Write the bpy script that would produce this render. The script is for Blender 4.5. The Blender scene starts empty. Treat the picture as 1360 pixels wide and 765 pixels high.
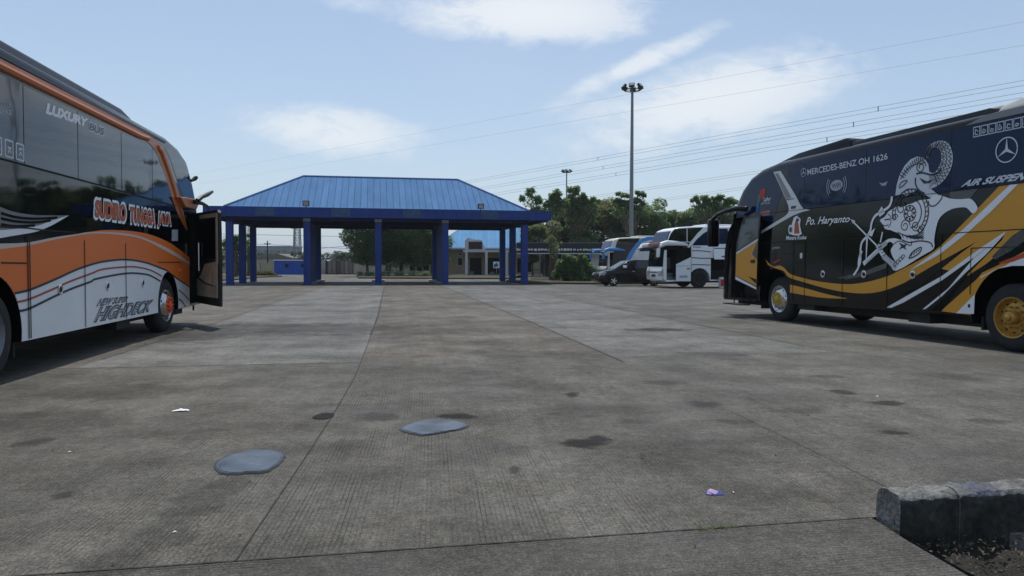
import bpy, bmesh, math, random
from mathutils import Vector, Matrix, Euler
random.seed(7)
rad = math.radians
# ------------------------------------------------------------------ camera
F, CH = 980.0, 1.3
sc = bpy.context.scene
C = sc.collection
cam = bpy.data.cameras.new('camera')
camo = bpy.data.objects.new('camera', cam); C.objects.link(camo)
cam.sensor_width = 36; cam.lens = 36 * F / 1360; cam.clip_end = 6000; cam.clip_start = .05
RM = Matrix.Rotation(rad(90 - 1.806), 3, 'X') @ Matrix.Rotation(rad(.15), 3, 'Z')
camo.matrix_world = Matrix.Translation((0, 0, CH)) @ RM.to_4x4()
sc.camera = camo
sc.render.resolution_x = 1024; sc.render.resolution_y = 576
# ------------------------------------------------------------------ world
SUN_EL, SUN_AZ = 68.0, -10.5     # azimuth measured from +Y towards +X
w = bpy.data.worlds.new('World'); sc.world = w; w.use_nodes = True
nt = w.node_tree; nt.nodes.clear()
def wn(t, **k):
    n = nt.nodes.new(t)
    for a, b in k.items(): setattr(n, a, b)
    return n
def wm(op, a, b=None, c=None, clamp=False):
    n = wn('ShaderNodeMath', operation=op, use_clamp=clamp)
    for i, v in enumerate((a, b, c)):
        if v is None: continue
        if isinstance(v, (int, float)): n.inputs[i].default_value = v
        else: nt.links.new(v, n.inputs[i])
    return n.outputs[0]
sky = wn('ShaderNodeTexSky', sky_type='NISHITA', sun_disc=False)
sky.sun_elevation = rad(SUN_EL); sky.sun_rotation = rad(SUN_AZ)
sky.air_density = 1.0; sky.dust_density = 1.0; sky.ozone_density = 2.0
tc = wn('ShaderNodeTexCoord'); sp = wn('ShaderNodeSeparateXYZ')
nt.links.new(tc.outputs['Generated'], sp.inputs[0])
ay = wm('MAXIMUM', wm('ABSOLUTE', sp.outputs[1]), .05)
pa = wm('DIVIDE', sp.outputs[0], ay); pb = wm('DIVIDE', sp.outputs[2], ay)
def cloud_noise(sa, sb, scale, detail, rough, dist=0.0, off=0.0):
    cb = wn('ShaderNodeCombineXYZ')
    nt.links.new(wm('MULTIPLY', pa, sa), cb.inputs[0]); nt.links.new(wm('MULTIPLY', pb, sb), cb.inputs[1])
    cb.inputs[2].default_value = off
    n = wn('ShaderNodeTexNoise'); n.inputs['Scale'].default_value = scale
    n.inputs['Detail'].default_value = detail; n.inputs['Roughness'].default_value = rough
    n.inputs['Distortion'].default_value = dist
    nt.links.new(cb.outputs[0], n.inputs['Vector']); return n.outputs['Fac']
n1 = cloud_noise(1, 2.0, 7, 9, .62, .3, 3.1)
n2 = cloud_noise(1, 2.3, 20, 8, .68, .6, 8.1)
n3 = cloud_noise(1, 2.2, 2.2, 4, .5, .0, 5.7)
# cloud banks: (px, py, rx, ry, tilt deg, strength) in the direction space of the view
banks = [(700, 22, 170, 44, 0, 1.0), (440, 178, 130, 38, 4, .9), (945, 135, 190, 56, -14, .95), (790, 118, 120, 18, -22, .5),
         (850, 85, 120, 16, -24, .85), (590, 52, 50, 14, 6, .5), (470, 8, 60, 16, 8, .5), (880, 200, 260, 26, -6, .35), (1010, 80, 40, 16, -20, .4)]
mask = None
for (x, y, rx, ry, t, s) in banks:
    ca, cb_ = (x - 680) / F, (351.6 - y) / F
    da = wm('SUBTRACT', pa, ca); db = wm('SUBTRACT', pb, cb_)
    c_, s_ = math.cos(rad(-t)), math.sin(rad(-t))
    ua = wm('ADD', wm('MULTIPLY', da, c_ * F / rx), wm('MULTIPLY', db, s_ * F / rx))
    ub = wm('ADD', wm('MULTIPLY', da, -s_ * F / ry), wm('MULTIPLY', db, c_ * F / ry))
    r2 = wm('ADD', wm('MULTIPLY', ua, ua), wm('MULTIPLY', ub, ub))
    g = wm('MULTIPLY', wm('SUBTRACT', 1, wm('MULTIPLY', r2, .5), None, True), s)
    mask = g if mask is None else wm('MAXIMUM', mask, g)
body = wm('ADD', wm('MULTIPLY', n1, 1.25), wm('MULTIPLY', n2, .95))       # ~1.1 mean
cl = wm('SUBTRACT', wm('ADD', body, mask), 1.44)
cl = wm('MULTIPLY', cl, 2.3, None, True)
cl = wm('MULTIPLY', cl, wm('ADD', wm('MULTIPLY', mask, 1.0), .0, None, True))
thin = wm('MULTIPLY', wm('SUBTRACT', n3, .42, None, True), 1.1, None, True)
hzn = wm('POWER', wm('SUBTRACT', 1, wm('ABSOLUTE', sp.outputs[2]), None, True), 5.0)
thin = wm('ADD', wm('MULTIPLY_ADD', thin, .5, .24), wm('MULTIPLY', hzn, .45), None, True)
hs = wn('ShaderNodeHueSaturation'); hs.inputs['Saturation'].default_value = 1.02; hs.inputs['Value'].default_value = 1.0
nt.links.new(sky.outputs[0], hs.inputs['Color'])
def mixc(fac, a, b):
    m = wn('ShaderNodeMix', data_type='RGBA')
    nt.links.new(fac, m.inputs['Factor'])
    for s, v in ((m.inputs['A'], a), (m.inputs['B'], b)):
        if isinstance(v, tuple): s.default_value = v
        else: nt.links.new(v, s)
    return m.outputs['Result']
SKY_K = 8.6
veil = mixc(wm('MULTIPLY', thin, .95), hs.outputs[0], (.545 * SKY_K, .655 * SKY_K, .77 * SKY_K, 1))
full = mixc(wm('MULTIPLY', cl, .95), veil, (.80 * SKY_K, .84 * SKY_K, .88 * SKY_K, 1))
bg = wn('ShaderNodeBackground'); bg.inputs['Strength'].default_value = .108
nt.links.new(full, bg.inputs['Color'])
wo = wn('ShaderNodeOutputWorld'); nt.links.new(bg.outputs[0], wo.inputs['Surface'])
# ------------------------------------------------------------------ sun
sl = bpy.data.lights.new('sun', 'SUN'); sl.energy = 2.7; sl.angle = rad(.6); sl.color = (1, .965, .91)
so = bpy.data.objects.new('sun', sl); C.objects.link(so)
sdir = Vector((math.sin(rad(SUN_AZ)) * math.cos(rad(SUN_EL)), math.cos(rad(SUN_AZ)) * math.cos(rad(SUN_EL)), math.sin(rad(SUN_EL))))
so.rotation_euler = sdir.to_track_quat('Z', 'Y').to_euler(); so.location = (0, 0, 60)
vs = sc.view_settings
vs.view_transform = 'Standard'; vs.look = 'None'; vs.exposure = .22; vs.gamma = 1
# ------------------------------------------------------------------ geometry from the photograph
def ray(x, y): return RM @ Vector(((x - 680) / F, -(y - 382.5) / F, -1))
def gp(x, y, z=0.0):
    d = ray(x, y); t = (z - CH) / d.z; return Vector((0, 0, CH)) + d * t
def dp(x, y, Y):
    d = ray(x, y); return Vector((0, 0, CH)) + d * (Y / d.y)
class Plane:
    """vertical plane through o with local x along d; local y points away from the viewer"""
    def __init__(s, o, d):
        s.o = Vector((o[0], o[1], 0)); v = Vector((d[0], d[1], 0)); v.normalize(); s.d = v
        s.n = Vector((-v.y, v.x, 0)); s.ang = math.atan2(v.y, v.x)
        s.M = Matrix.Translation(s.o) @ Matrix.Rotation(s.ang, 4, 'Z'); s.I = s.M.inverted()
    def __call__(s, x, y, off=0.0):
        d = ray(x, y); o = s.o + s.n * off
        t = (o - Vector((0, 0, CH))).dot(s.n) / d.dot(s.n)
        P = Vector((0, 0, CH)) + d * t
        return ((P - s.o).dot(s.d), P.z)
    def loc(s, P): return s.I @ Vector(P)
    def pts(s, lst, off=0.0): return [s(x, y, off) for x, y in lst]
def smooth(pts, k=5):
    out = []; n = len(pts)
    for i in range(n - 1):
        p0 = pts[max(i - 1, 0)]; p1 = pts[i]; p2 = pts[i + 1]; p3 = pts[min(i + 2, n - 1)]
        for j in range(k):
            t = j / k
            out.append(tuple(.5 * ((2 * p1[a]) + (-p0[a] + p2[a]) * t + (2 * p0[a] - 5 * p1[a] + 4 * p2[a] - p3[a]) * t * t + (-p0[a] + 3 * p1[a] - 3 * p2[a] + p3[a]) * t ** 3) for a in range(len(p1))))
    out.append(tuple(pts[-1])); return out
def arc(cx, cz, r, a0, a1, n=16):
    return [(cx + r * math.cos(rad(a0 + (a1 - a0) * i / n)), cz + r * math.sin(rad(a0 + (a1 - a0) * i / n))) for i in range(n + 1)]
# ------------------------------------------------------------------ mesh builder
class MB:
    def __init__(s): s.v = []; s.f = []; s.m = []; s.mats = []
    def mat(s, m):
        if m not in s.mats: s.mats.append(m)
        return s.mats.index(m)
    def add(s, vs, fs, m):
        b = len(s.v); s.v += [tuple(v) for v in vs]; k = s.mat(m)
        for f in fs: s.f.append([b + i for i in f]); s.m.append(k)
        return s
    def box(s, x0, x1, y0, y1, z0, z1, m, M=None):
        vs = [Vector((x, y, z)) for x in (x0, x1) for y in (y0, y1) for z in (z0, z1)]
        if M is not None: vs = [M @ v for v in vs]
        return s.add(vs, [(0, 1, 3, 2), (4, 6, 7, 5), (0, 4, 5, 1), (2, 3, 7, 6), (0, 2, 6, 4), (1, 5, 7, 3)], m)
    def prism(s, pts, y0, y1, m, M=None):      # polygon in x-z, from y0 to y1
        a = sum(pts[i][0] * pts[(i + 1) % len(pts)][1] - pts[(i + 1) % len(pts)][0] * pts[i][1] for i in range(len(pts)))
        if a < 0: pts = pts[::-1]
        n = len(pts)
        vs = [Vector((p[0], y0, p[1])) for p in pts] + [Vector((p[0], y1, p[1])) for p in pts]
        if M is not None: vs = [M @ v for v in vs]
        fs = [tuple(range(n)), tuple(range(2 * n - 1, n - 1, -1))] + [(i + n, (i + 1) % n + n, (i + 1) % n, i) for i in range(n)]
        return s.add(vs, fs, m)
    def slab(s, pts, z0, z1, m):               # polygon in x-y
        a = sum(pts[i][0] * pts[(i + 1) % len(pts)][1] - pts[(i + 1) % len(pts)][0] * pts[i][1] for i in range(len(pts)))
        if a < 0: pts = pts[::-1]
        n = len(pts)
        vs = [(p[0], p[1], z0) for p in pts] + [(p[0], p[1], z1) for p in pts]
        fs = [tuple(range(n, 2 * n)), tuple(range(n - 1, -1, -1))] + [(i, (i + 1) % n, (i + 1) % n + n, i + n) for i in range(n)]
        return s.add(vs, fs, m)
    def tube(s, pts, r, m, n=8, close=True):
        pts = [Vector(p) for p in pts]; rs = r if isinstance(r, (list, tuple)) else [r] * len(pts)
        vs = []
        up = Vector((0, 0, 1))
        for i, p in enumerate(pts):
            t = (pts[min(i + 1, len(pts) - 1)] - pts[max(i - 1, 0)]).normalized()
            a = up if abs(t.z) < .9 else Vector((1, 0, 0))
            u = t.cross(a).normalized(); v = t.cross(u)
            for k in range(n):
                an = 2 * math.pi * k / n; vs.append(p + (u * math.cos(an) + v * math.sin(an)) * rs[i])
        fs = [(i * n + k, i * n + (k + 1) % n, (i + 1) * n + (k + 1) % n, (i + 1) * n + k) for i in range(len(pts) - 1) for k in range(n)]
        if close: fs += [tuple(range(n)), tuple(range(len(pts) * n - 1, (len(pts) - 1) * n - 1, -1))]
        return s.add(vs, fs, m)
    def lathe(s, prof, m, M=None, n=40):       # prof: (r, y) spun round the y axis
        vs = []
        for (r, y) in prof:
            for k in range(n):
                a = 2 * math.pi * k / n; v = Vector((r * math.cos(a), y, r * math.sin(a)))
                vs.append(M @ v if M is not None else v)
        fs = [(i * n + k, i * n + (k + 1) % n, (i + 1) * n + (k + 1) % n, (i + 1) * n + k) for i in range(len(prof) - 1) for k in range(n)]
        return s.add(vs, fs, m)
    def build(s, name, parent=None, sm=False, bevel=0.0, seg=2, M=None):
        me = bpy.data.meshes.new(name); me.from_pydata(s.v, [], s.f)
        for m in s.mats: me.materials.append(m)
        me.polygons.foreach_set('material_index', s.m)
        bm = bmesh.new(); bm.from_mesh(me)
        if bevel > 0:
            bmesh.ops.remove_doubles(bm, verts=bm.verts, dist=1e-5)
            es = [e for e in bm.edges if len(e.link_faces) == 2 and e.calc_face_angle(0) > .5]
            bmesh.ops.bevel(bm, geom=es, offset=bevel, segments=seg, profile=.5, affect='EDGES', clamp_overlap=True)
        bmesh.ops.recalc_face_normals(bm, faces=bm.faces)
        bm.to_mesh(me); bm.free()
        if sm:
            for p in me.polygons: p.use_smooth = True
            try: me.set_sharp_from_angle(angle=rad(35))
            except Exception: pass
        o = bpy.data.objects.new(name, me); C.objects.link(o)
        if parent is not None: o.parent = parent
        if M is not None: o.matrix_local = M
        return o
def tag(o, label=None, cat=None, group=None, kind=None):
    if label: o['label'] = label
    if cat: o['category'] = cat
    if group: o['group'] = group
    if kind: o['kind'] = kind
    return o
def thing(name, label, cat, loc=(0, 0, 0), rz=0.0, group=None):
    o = bpy.data.objects.new(name, None); C.objects.link(o); o.location = loc; o.rotation_euler = (0, 0, rz)
    o.empty_display_size = .3
    return tag(o, label, cat, group)
def kids(o): return [c for c in bpy.data.objects if c.parent == o]
def copy_tree(o, parent=None):
    c = o.copy(); C.objects.link(c); c.parent = parent
    for ch in kids(o): copy_tree(ch, c)
    return c
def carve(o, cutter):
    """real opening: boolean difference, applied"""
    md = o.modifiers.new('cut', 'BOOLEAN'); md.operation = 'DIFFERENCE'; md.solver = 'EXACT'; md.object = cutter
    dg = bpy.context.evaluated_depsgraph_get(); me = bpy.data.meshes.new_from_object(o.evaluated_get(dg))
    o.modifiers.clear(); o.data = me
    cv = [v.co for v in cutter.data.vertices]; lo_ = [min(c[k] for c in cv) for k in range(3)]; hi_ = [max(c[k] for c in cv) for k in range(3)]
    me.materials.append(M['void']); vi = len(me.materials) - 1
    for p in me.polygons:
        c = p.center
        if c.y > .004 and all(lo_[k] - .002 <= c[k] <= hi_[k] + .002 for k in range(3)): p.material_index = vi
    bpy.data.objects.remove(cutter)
# ------------------------------------------------------------------ materials
def mat(name, col, rough=.6, metal=0.0, noise=None, bump=None, ior=1.45, coat=0.0, spec=None, emit=None, alpha=None):
    """noise: list of (scale, amount, detail) colour variation; bump: (scale, strength, distance)"""
    m = bpy.data.materials.new(name); m.use_nodes = True; t = m.node_tree; b = t.nodes['Principled BSDF']
    b.inputs['Base Color'].default_value = (*col, 1); b.inputs['Roughness'].default_value = rough; b.inputs['Metallic'].default_value = metal
    b.inputs['IOR'].default_value = ior; b.inputs['Coat Weight'].default_value = coat; b.inputs['Coat Roughness'].default_value = .04
    tcn = None
    if noise or bump:
        tcn = t.nodes.new('ShaderNodeTexCoord')
    if noise:
        cur = None
        for (s_, a_, d_) in noise:
            n = t.nodes.new('ShaderNodeTexNoise'); n.inputs['Scale'].default_value = s_; n.inputs['Detail'].default_value = d_; n.inputs['Roughness'].default_value = .6
            t.links.new(tcn.outputs['Object'], n.inputs['Vector'])
            mr = t.nodes.new('ShaderNodeMapRange'); mr.inputs[1].default_value = .3; mr.inputs[2].default_value = .7
            mr.inputs[3].default_value = 1 - a_; mr.inputs[4].default_value = 1 + a_ * .6; t.links.new(n.outputs['Fac'], mr.inputs[0])
            if cur is None: cur = mr.outputs[0]
            else:
                k = t.nodes.new('ShaderNodeMath'); k.operation = 'MULTIPLY'; t.links.new(cur, k.inputs[0]); t.links.new(mr.outputs[0], k.inputs[1]); cur = k.outputs[0]
        vm = t.nodes.new('ShaderNodeVectorMath'); vm.operation = 'SCALE'; vm.inputs[0].default_value = col; t.links.new(cur, vm.inputs['Scale'])
        t.links.new(vm.outputs[0], b.inputs['Base Color'])
    if bump:
        n = t.nodes.new('ShaderNodeTexNoise'); n.inputs['Scale'].default_value = bump[0]; n.inputs['Detail'].default_value = 5
        t.links.new(tcn.outputs['Object'], n.inputs['Vector'])
        bp = t.nodes.new('ShaderNodeBump'); bp.inputs['Strength'].default_value = bump[1]; bp.inputs['Distance'].default_value = bump[2]
        t.links.new(n.outputs['Fac'], bp.inputs['Height']); t.links.new(bp.outputs[0], b.inputs['Normal'])
    return m
def paint(name, col, dirt=.18, rough=.28, coat=.5):
    """vehicle paint: slightly wavy panel, dusty towards the sill with its own shape"""
    m = bpy.data.materials.new(name); m.use_nodes = True; t = m.node_tree; b = t.nodes['Principled BSDF']
    b.inputs['Roughness'].default_value = rough; b.inputs['Coat Weight'].default_value = coat; b.inputs['Coat Roughness'].default_value = .06
    tcn = t.nodes.new('ShaderNodeTexCoord')
    def N(sc_, de):
        n = t.nodes.new('ShaderNodeTexNoise'); n.inputs['Scale'].default_value = sc_; n.inputs['Detail'].default_value = de; n.inputs['Roughness'].default_value = .65
        t.links.new(tcn.outputs['Object'], n.inputs['Vector']); return n
    n = N(1.7, 8)
    mr = t.nodes.new('ShaderNodeMapRange'); mr.inputs[1].default_value = .42; mr.inputs[2].default_value = .75; mr.inputs[3].default_value = 0; mr.inputs[4].default_value = dirt
    t.links.new(n.outputs['Fac'], mr.inputs[0])
    mx = t.nodes.new('ShaderNodeMix'); mx.data_type = 'RGBA'; mx.inputs['A'].default_value = (*col, 1)
    mx.inputs['B'].default_value = (.16, .145, .12, 1)
    t.links.new(mr.outputs[0], mx.inputs['Factor']); t.links.new(mx.outputs['Result'], b.inputs['Base Color'])
    ad = t.nodes.new('ShaderNodeMath'); ad.operation = 'ADD'; ad.inputs[1].default_value = rough; t.links.new(mr.outputs[0], ad.inputs[0]); t.links.new(ad.outputs[0], b.inputs['Roughness'])
    n2 = N(.9, 2); bp = t.nodes.new('ShaderNodeBump'); bp.inputs['Strength'].default_value = .25; bp.inputs['Distance'].default_value = .02
    t.links.new(n2.outputs['Fac'], bp.inputs['Height']); t.links.new(bp.outputs[0], b.inputs['Normal']); t.links.new(bp.outputs[0], b.inputs['Coat Normal'])
    return m
M = {}
M['black'] = paint('black_gloss', (.003, .003, .004), .02, .1, .0); M['black'].node_tree.nodes['Principled BSDF'].inputs['Specular IOR Level'].default_value = .3
M['orange'] = paint('orange_paint', (.80, .165, .014), .02, .4, .0)
M['orange_band'] = paint('orange_band', (.50, .14, .035), .06, .4, .1)
M['white'] = paint('white_paint', (.82, .84, .86), .12, .35, .1)
M['cream'] = paint('cream_paint', (.70, .66, .58), .1, .3, .3)
M['gold'] = paint('gold_paint', (.66, .30, .018), .03, .35, .0)
M['silver'] = paint('silver_paint', (.66, .67, .68), .08, .35, .1)
M['grey_fade'] = paint('dark_grey_paint', (.055, .057, .062), .1, .25, .5)
M['pod_navy'] = paint('navy_pod', (.012, .016, .032), .06, .45, .0)
M['mid_grey'] = paint('mid_grey_paint', (.16, .165, .175), .1, .3, .4)
def glassy(name, col, ior, rough=.04, bumpd=.015):
    m = mat(name, col, rough, ior=ior); t = m.node_tree; b = t.nodes['Principled BSDF']
    tcn = t.nodes.new('ShaderNodeTexCoord'); n = t.nodes.new('ShaderNodeTexNoise'); n.inputs['Scale'].default_value = .8; n.inputs['Detail'].default_value = 3
    t.links.new(tcn.outputs['Object'], n.inputs['Vector']); bp = t.nodes.new('ShaderNodeBump'); bp.inputs['Strength'].default_value = .3; bp.inputs['Distance'].default_value = bumpd
    t.links.new(n.outputs['Fac'], bp.inputs['Height']); t.links.new(bp.outputs[0], b.inputs['Normal']); return m
M['glass'] = glassy('tinted_glass', (.010, .013, .020), 1.62)
M['glass_blue'] = glassy('blue_tinted_glass', (.006, .015, .05), 1.33)
for _k, _c in (('glass', (.66, .80, 1, 1)), ('glass_blue', (.5, .68, 1, 1))): M[_k].node_tree.nodes['Principled BSDF'].inputs['Specular Tint'].default_value = _c
M['glass_dark'] = glassy('dark_glass', (.003, .004, .005), 1.4)
M['rubber'] = mat('tyre_rubber', (.022, .022, .023), .8, noise=[(9, .35, 5)], bump=(60, .3, .004))
M['blackmat'] = mat('black_plastic', (.015, .015, .016), .5)
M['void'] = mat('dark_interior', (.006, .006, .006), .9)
M['under'] = mat('chassis_black', (.02, .019, .018), .8, noise=[(4, .4, 4)])
M['chrome'] = mat('chrome', (.62, .62, .62), .22, 1.0)
M['goldmetal'] = mat('gold_metal', (.52, .30, .07), .42, .55, noise=[(12, .3, 5)])
M['goldbright'] = mat('gold_bright', (.55, .40, .07), .5, .4)
M['orangehub'] = mat('orange_hub', (.85, .13, .03), .4)
M['text_white'] = mat('lettering_white', (.84, .85, .86), .6)
M['text_grey'] = mat('lettering_grey', (.36, .40, .44), .6)
M['text_lgrey'] = mat('lettering_light_grey', (.62, .66, .70), .6)
M['text_orange'] = mat('lettering_orange', (.55, .10, .025), .6)
M['text_dark'] = mat('lettering_dark', (.04, .045, .05), .5)
M['line_navy'] = mat('pinstripe_navy', (.015, .018, .035), .4)
M['line_red'] = mat('pinstripe_red', (.35, .05, .015), .4)
M['seam'] = mat('panel_gap', (.008, .008, .008), .8)
M['red'] = mat('sticker_red', (.45, .03, .03), .5)
M['pale_red'] = mat('sticker_pale_red', (.38, .16, .14), .5)
M['green'] = mat('sticker_green', (.03, .20, .14), .5)
M['cyan'] = mat('sticker_blue', (.02, .13, .30), .5)
M['beige_trim'] = mat('beige_trim', (.62, .57, .43), .7, noise=[(6, .25, 4)])
M['steel'] = mat('galvanised_steel', (.22, .235, .25), .5, .4, noise=[(5, .2, 4)])
M['blue_dark'] = mat('dark_blue_paint', (.013, .042, .215), .75, noise=[(1.2, .18, 6), (8, .08, 4)], bump=(12, .15, .01))
def weather(m, chip=(.30, .33, .36), thr=.70, streak=.35):
    t = m.node_tree; b = t.nodes['Principled BSDF']; src = b.inputs['Base Color'].links[0].from_socket
    tc_ = t.nodes.new('ShaderNodeTexCoord'); mp = t.nodes.new('ShaderNodeMapping'); mp.inputs['Scale'].default_value = (3.5, 3.5, .35); t.links.new(tc_.outputs['Object'], mp.inputs[0])
    n = t.nodes.new('ShaderNodeTexNoise'); n.inputs['Scale'].default_value = 1.6; n.inputs['Detail'].default_value = 8; n.inputs['Roughness'].default_value = .7; t.links.new(mp.outputs[0], n.inputs['Vector'])
    r = t.nodes.new('ShaderNodeMapRange'); r.inputs[1].default_value = .48; r.inputs[2].default_value = .72; r.inputs[3].default_value = 0; r.inputs[4].default_value = streak; t.links.new(n.outputs['Fac'], r.inputs[0])
    m1 = t.nodes.new('ShaderNodeMix'); m1.data_type = 'RGBA'; t.links.new(r.outputs[0], m1.inputs['Factor']); t.links.new(src, m1.inputs['A']); m1.inputs['B'].default_value = (.09, .10, .14, 1)
    n2 = t.nodes.new('ShaderNodeTexNoise'); n2.inputs['Scale'].default_value = 5; n2.inputs['Detail'].default_value = 8; n2.inputs['Roughness'].default_value = .75; t.links.new(tc_.outputs['Object'], n2.inputs['Vector'])
    r2 = t.nodes.new('ShaderNodeMapRange'); r2.inputs[1].default_value = thr; r2.inputs[2].default_value = thr + .02; r2.inputs[3].default_value = 0; r2.inputs[4].default_value = .8; t.links.new(n2.outputs['Fac'], r2.inputs[0])
    m2 = t.nodes.new('ShaderNodeMix'); m2.data_type = 'RGBA'; t.links.new(r2.outputs[0], m2.inputs['Factor']); t.links.new(m1.outputs['Result'], m2.inputs['A']); m2.inputs['B'].default_value = (*chip, 1); t.links.new(m2.outputs['Result'], b.inputs['Base Color'])
weather(M['blue_dark'])
M['blue_patch'] = mat('overpainted_blue', (.035, .075, .17), .6, noise=[(3, .3, 6)])
M['blue_wall'] = mat('blue_wall_paint', (.02, .085, .42), .7, noise=[(1.2, .2, 6)])
M['conc_cap'] = mat('grey_bracket', (.22, .23, .25), .7, noise=[(4, .2, 5)])
M['beam'] = mat('beam_navy', (.01, .018, .07), .85, noise=[(2, .2, 5)])
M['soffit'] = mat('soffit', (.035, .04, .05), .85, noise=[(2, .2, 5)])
M['beige'] = mat('beige_wall', (.46, .36, .24), .85, noise=[(.9, .16, 7), (6, .08, 4)])
M['beige2'] = mat('old_beige_wall', (.44, .40, .32), .85, noise=[(.7, .22, 7)])
M['tile_grey'] = mat('old_roof', (.17, .15, .14), .9, noise=[(2, .25, 6)])
M['plaster_white'] = mat('white_trim', (.66, .67, .67), .7, noise=[(2, .15, 6)])
M['darkroof'] = mat('dark_canopy', (.02, .023, .03), .7)
M['bark'] = mat('bark', (.10, .075, .055), .9, noise=[(6, .35, 6)], bump=(20, .6, .03))
M['kerb_w'] = mat('kerb_white', (.42, .42, .40), .85, noise=[(3, .3, 6)])
M['kerb_k'] = mat('kerb_black', (.03, .03, .03), .85, noise=[(3, .3, 6)])
M['soil'] = mat('soil', (.03, .026, .021), .95, noise=[(3, .5, 8), (25, .3, 5)], bump=(18, .8, .03))
M['wire'] = mat('cable', (.16, .18, .21), .6)
M['lamp_glass'] = mat('lamp_lens', (.35, .36, .36), .25)
def leafmat(name, c0, c1, c2):
    m = bpy.data.materials.new(name); m.use_nodes = True; t = m.node_tree; b = t.nodes['Principled BSDF']
    g = t.nodes.new('ShaderNodeNewGeometry'); cr = t.nodes.new('ShaderNodeValToRGB')
    e = cr.color_ramp.elements; e[0].color = (*c0, 1); e[1].color = (*c2, 1); x = e.new(.55); x.color = (*c1, 1)
    tcn = t.nodes.new('ShaderNodeTexCoord'); n = t.nodes.new('ShaderNodeTexNoise'); n.inputs['Scale'].default_value = .8; n.inputs['Detail'].default_value = 3
    t.links.new(tcn.outputs['Object'], n.inputs['Vector'])
    ad = t.nodes.new('ShaderNodeMath'); ad.operation = 'MULTIPLY_ADD'; ad.inputs[1].default_value = .5; t.links.new(g.outputs['Random Per Island'], ad.inputs[0])
    mr = t.nodes.new('ShaderNodeMapRange'); mr.inputs[1].default_value = .35; mr.inputs[2].default_value = .65; mr.inputs[3].default_value = 0; mr.inputs[4].default_value = .5
    t.links.new(n.outputs['Fac'], mr.inputs[0]); t.links.new(mr.outputs[0], ad.inputs[2]); t.links.new(ad.outputs[0], cr.inputs[0])
    t.links.new(cr.outputs[0], b.inputs['Base Color']); b.inputs['Roughness'].default_value = .55
    tr = t.nodes.new('ShaderNodeBsdfTranslucent'); t.links.new(cr.outputs[0], tr.inputs[0])
    mx = t.nodes.new('ShaderNodeMixShader'); mx.inputs[0].default_value = .62
    t.links.new(b.outputs[0], mx.inputs[1]); t.links.new(tr.outputs[0], mx.inputs[2]); t.links.new(mx.outputs[0], t.nodes['Material Output'].inputs[0])
    return m
M['leaf'] = leafmat('leaf_mid', (.10, .16, .06), (.18, .27, .10), (.28, .37, .17))
M['leaf_dark'] = leafmat('leaf_dark', (.09, .145, .065), (.15, .235, .10), (.25, .34, .17))
M['leaf_lite'] = leafmat('leaf_light', (.10, .15, .05), (.16, .225, .08), (.23, .29, .12))
M['leaf_brown'] = leafmat('leaf_olive', (.13, .145, .06), (.21, .235, .10), (.31, .31, .15))
M['grass'] = leafmat('grass', (.06, .07, .015), (.12, .13, .035), (.22, .2, .07))
M['leaf_far'] = leafmat('leaf_far', (.05, .075, .05), (.075, .105, .07), (.11, .14, .1))  # dulled greens: distance haze mixed into the leaf colour
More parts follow.
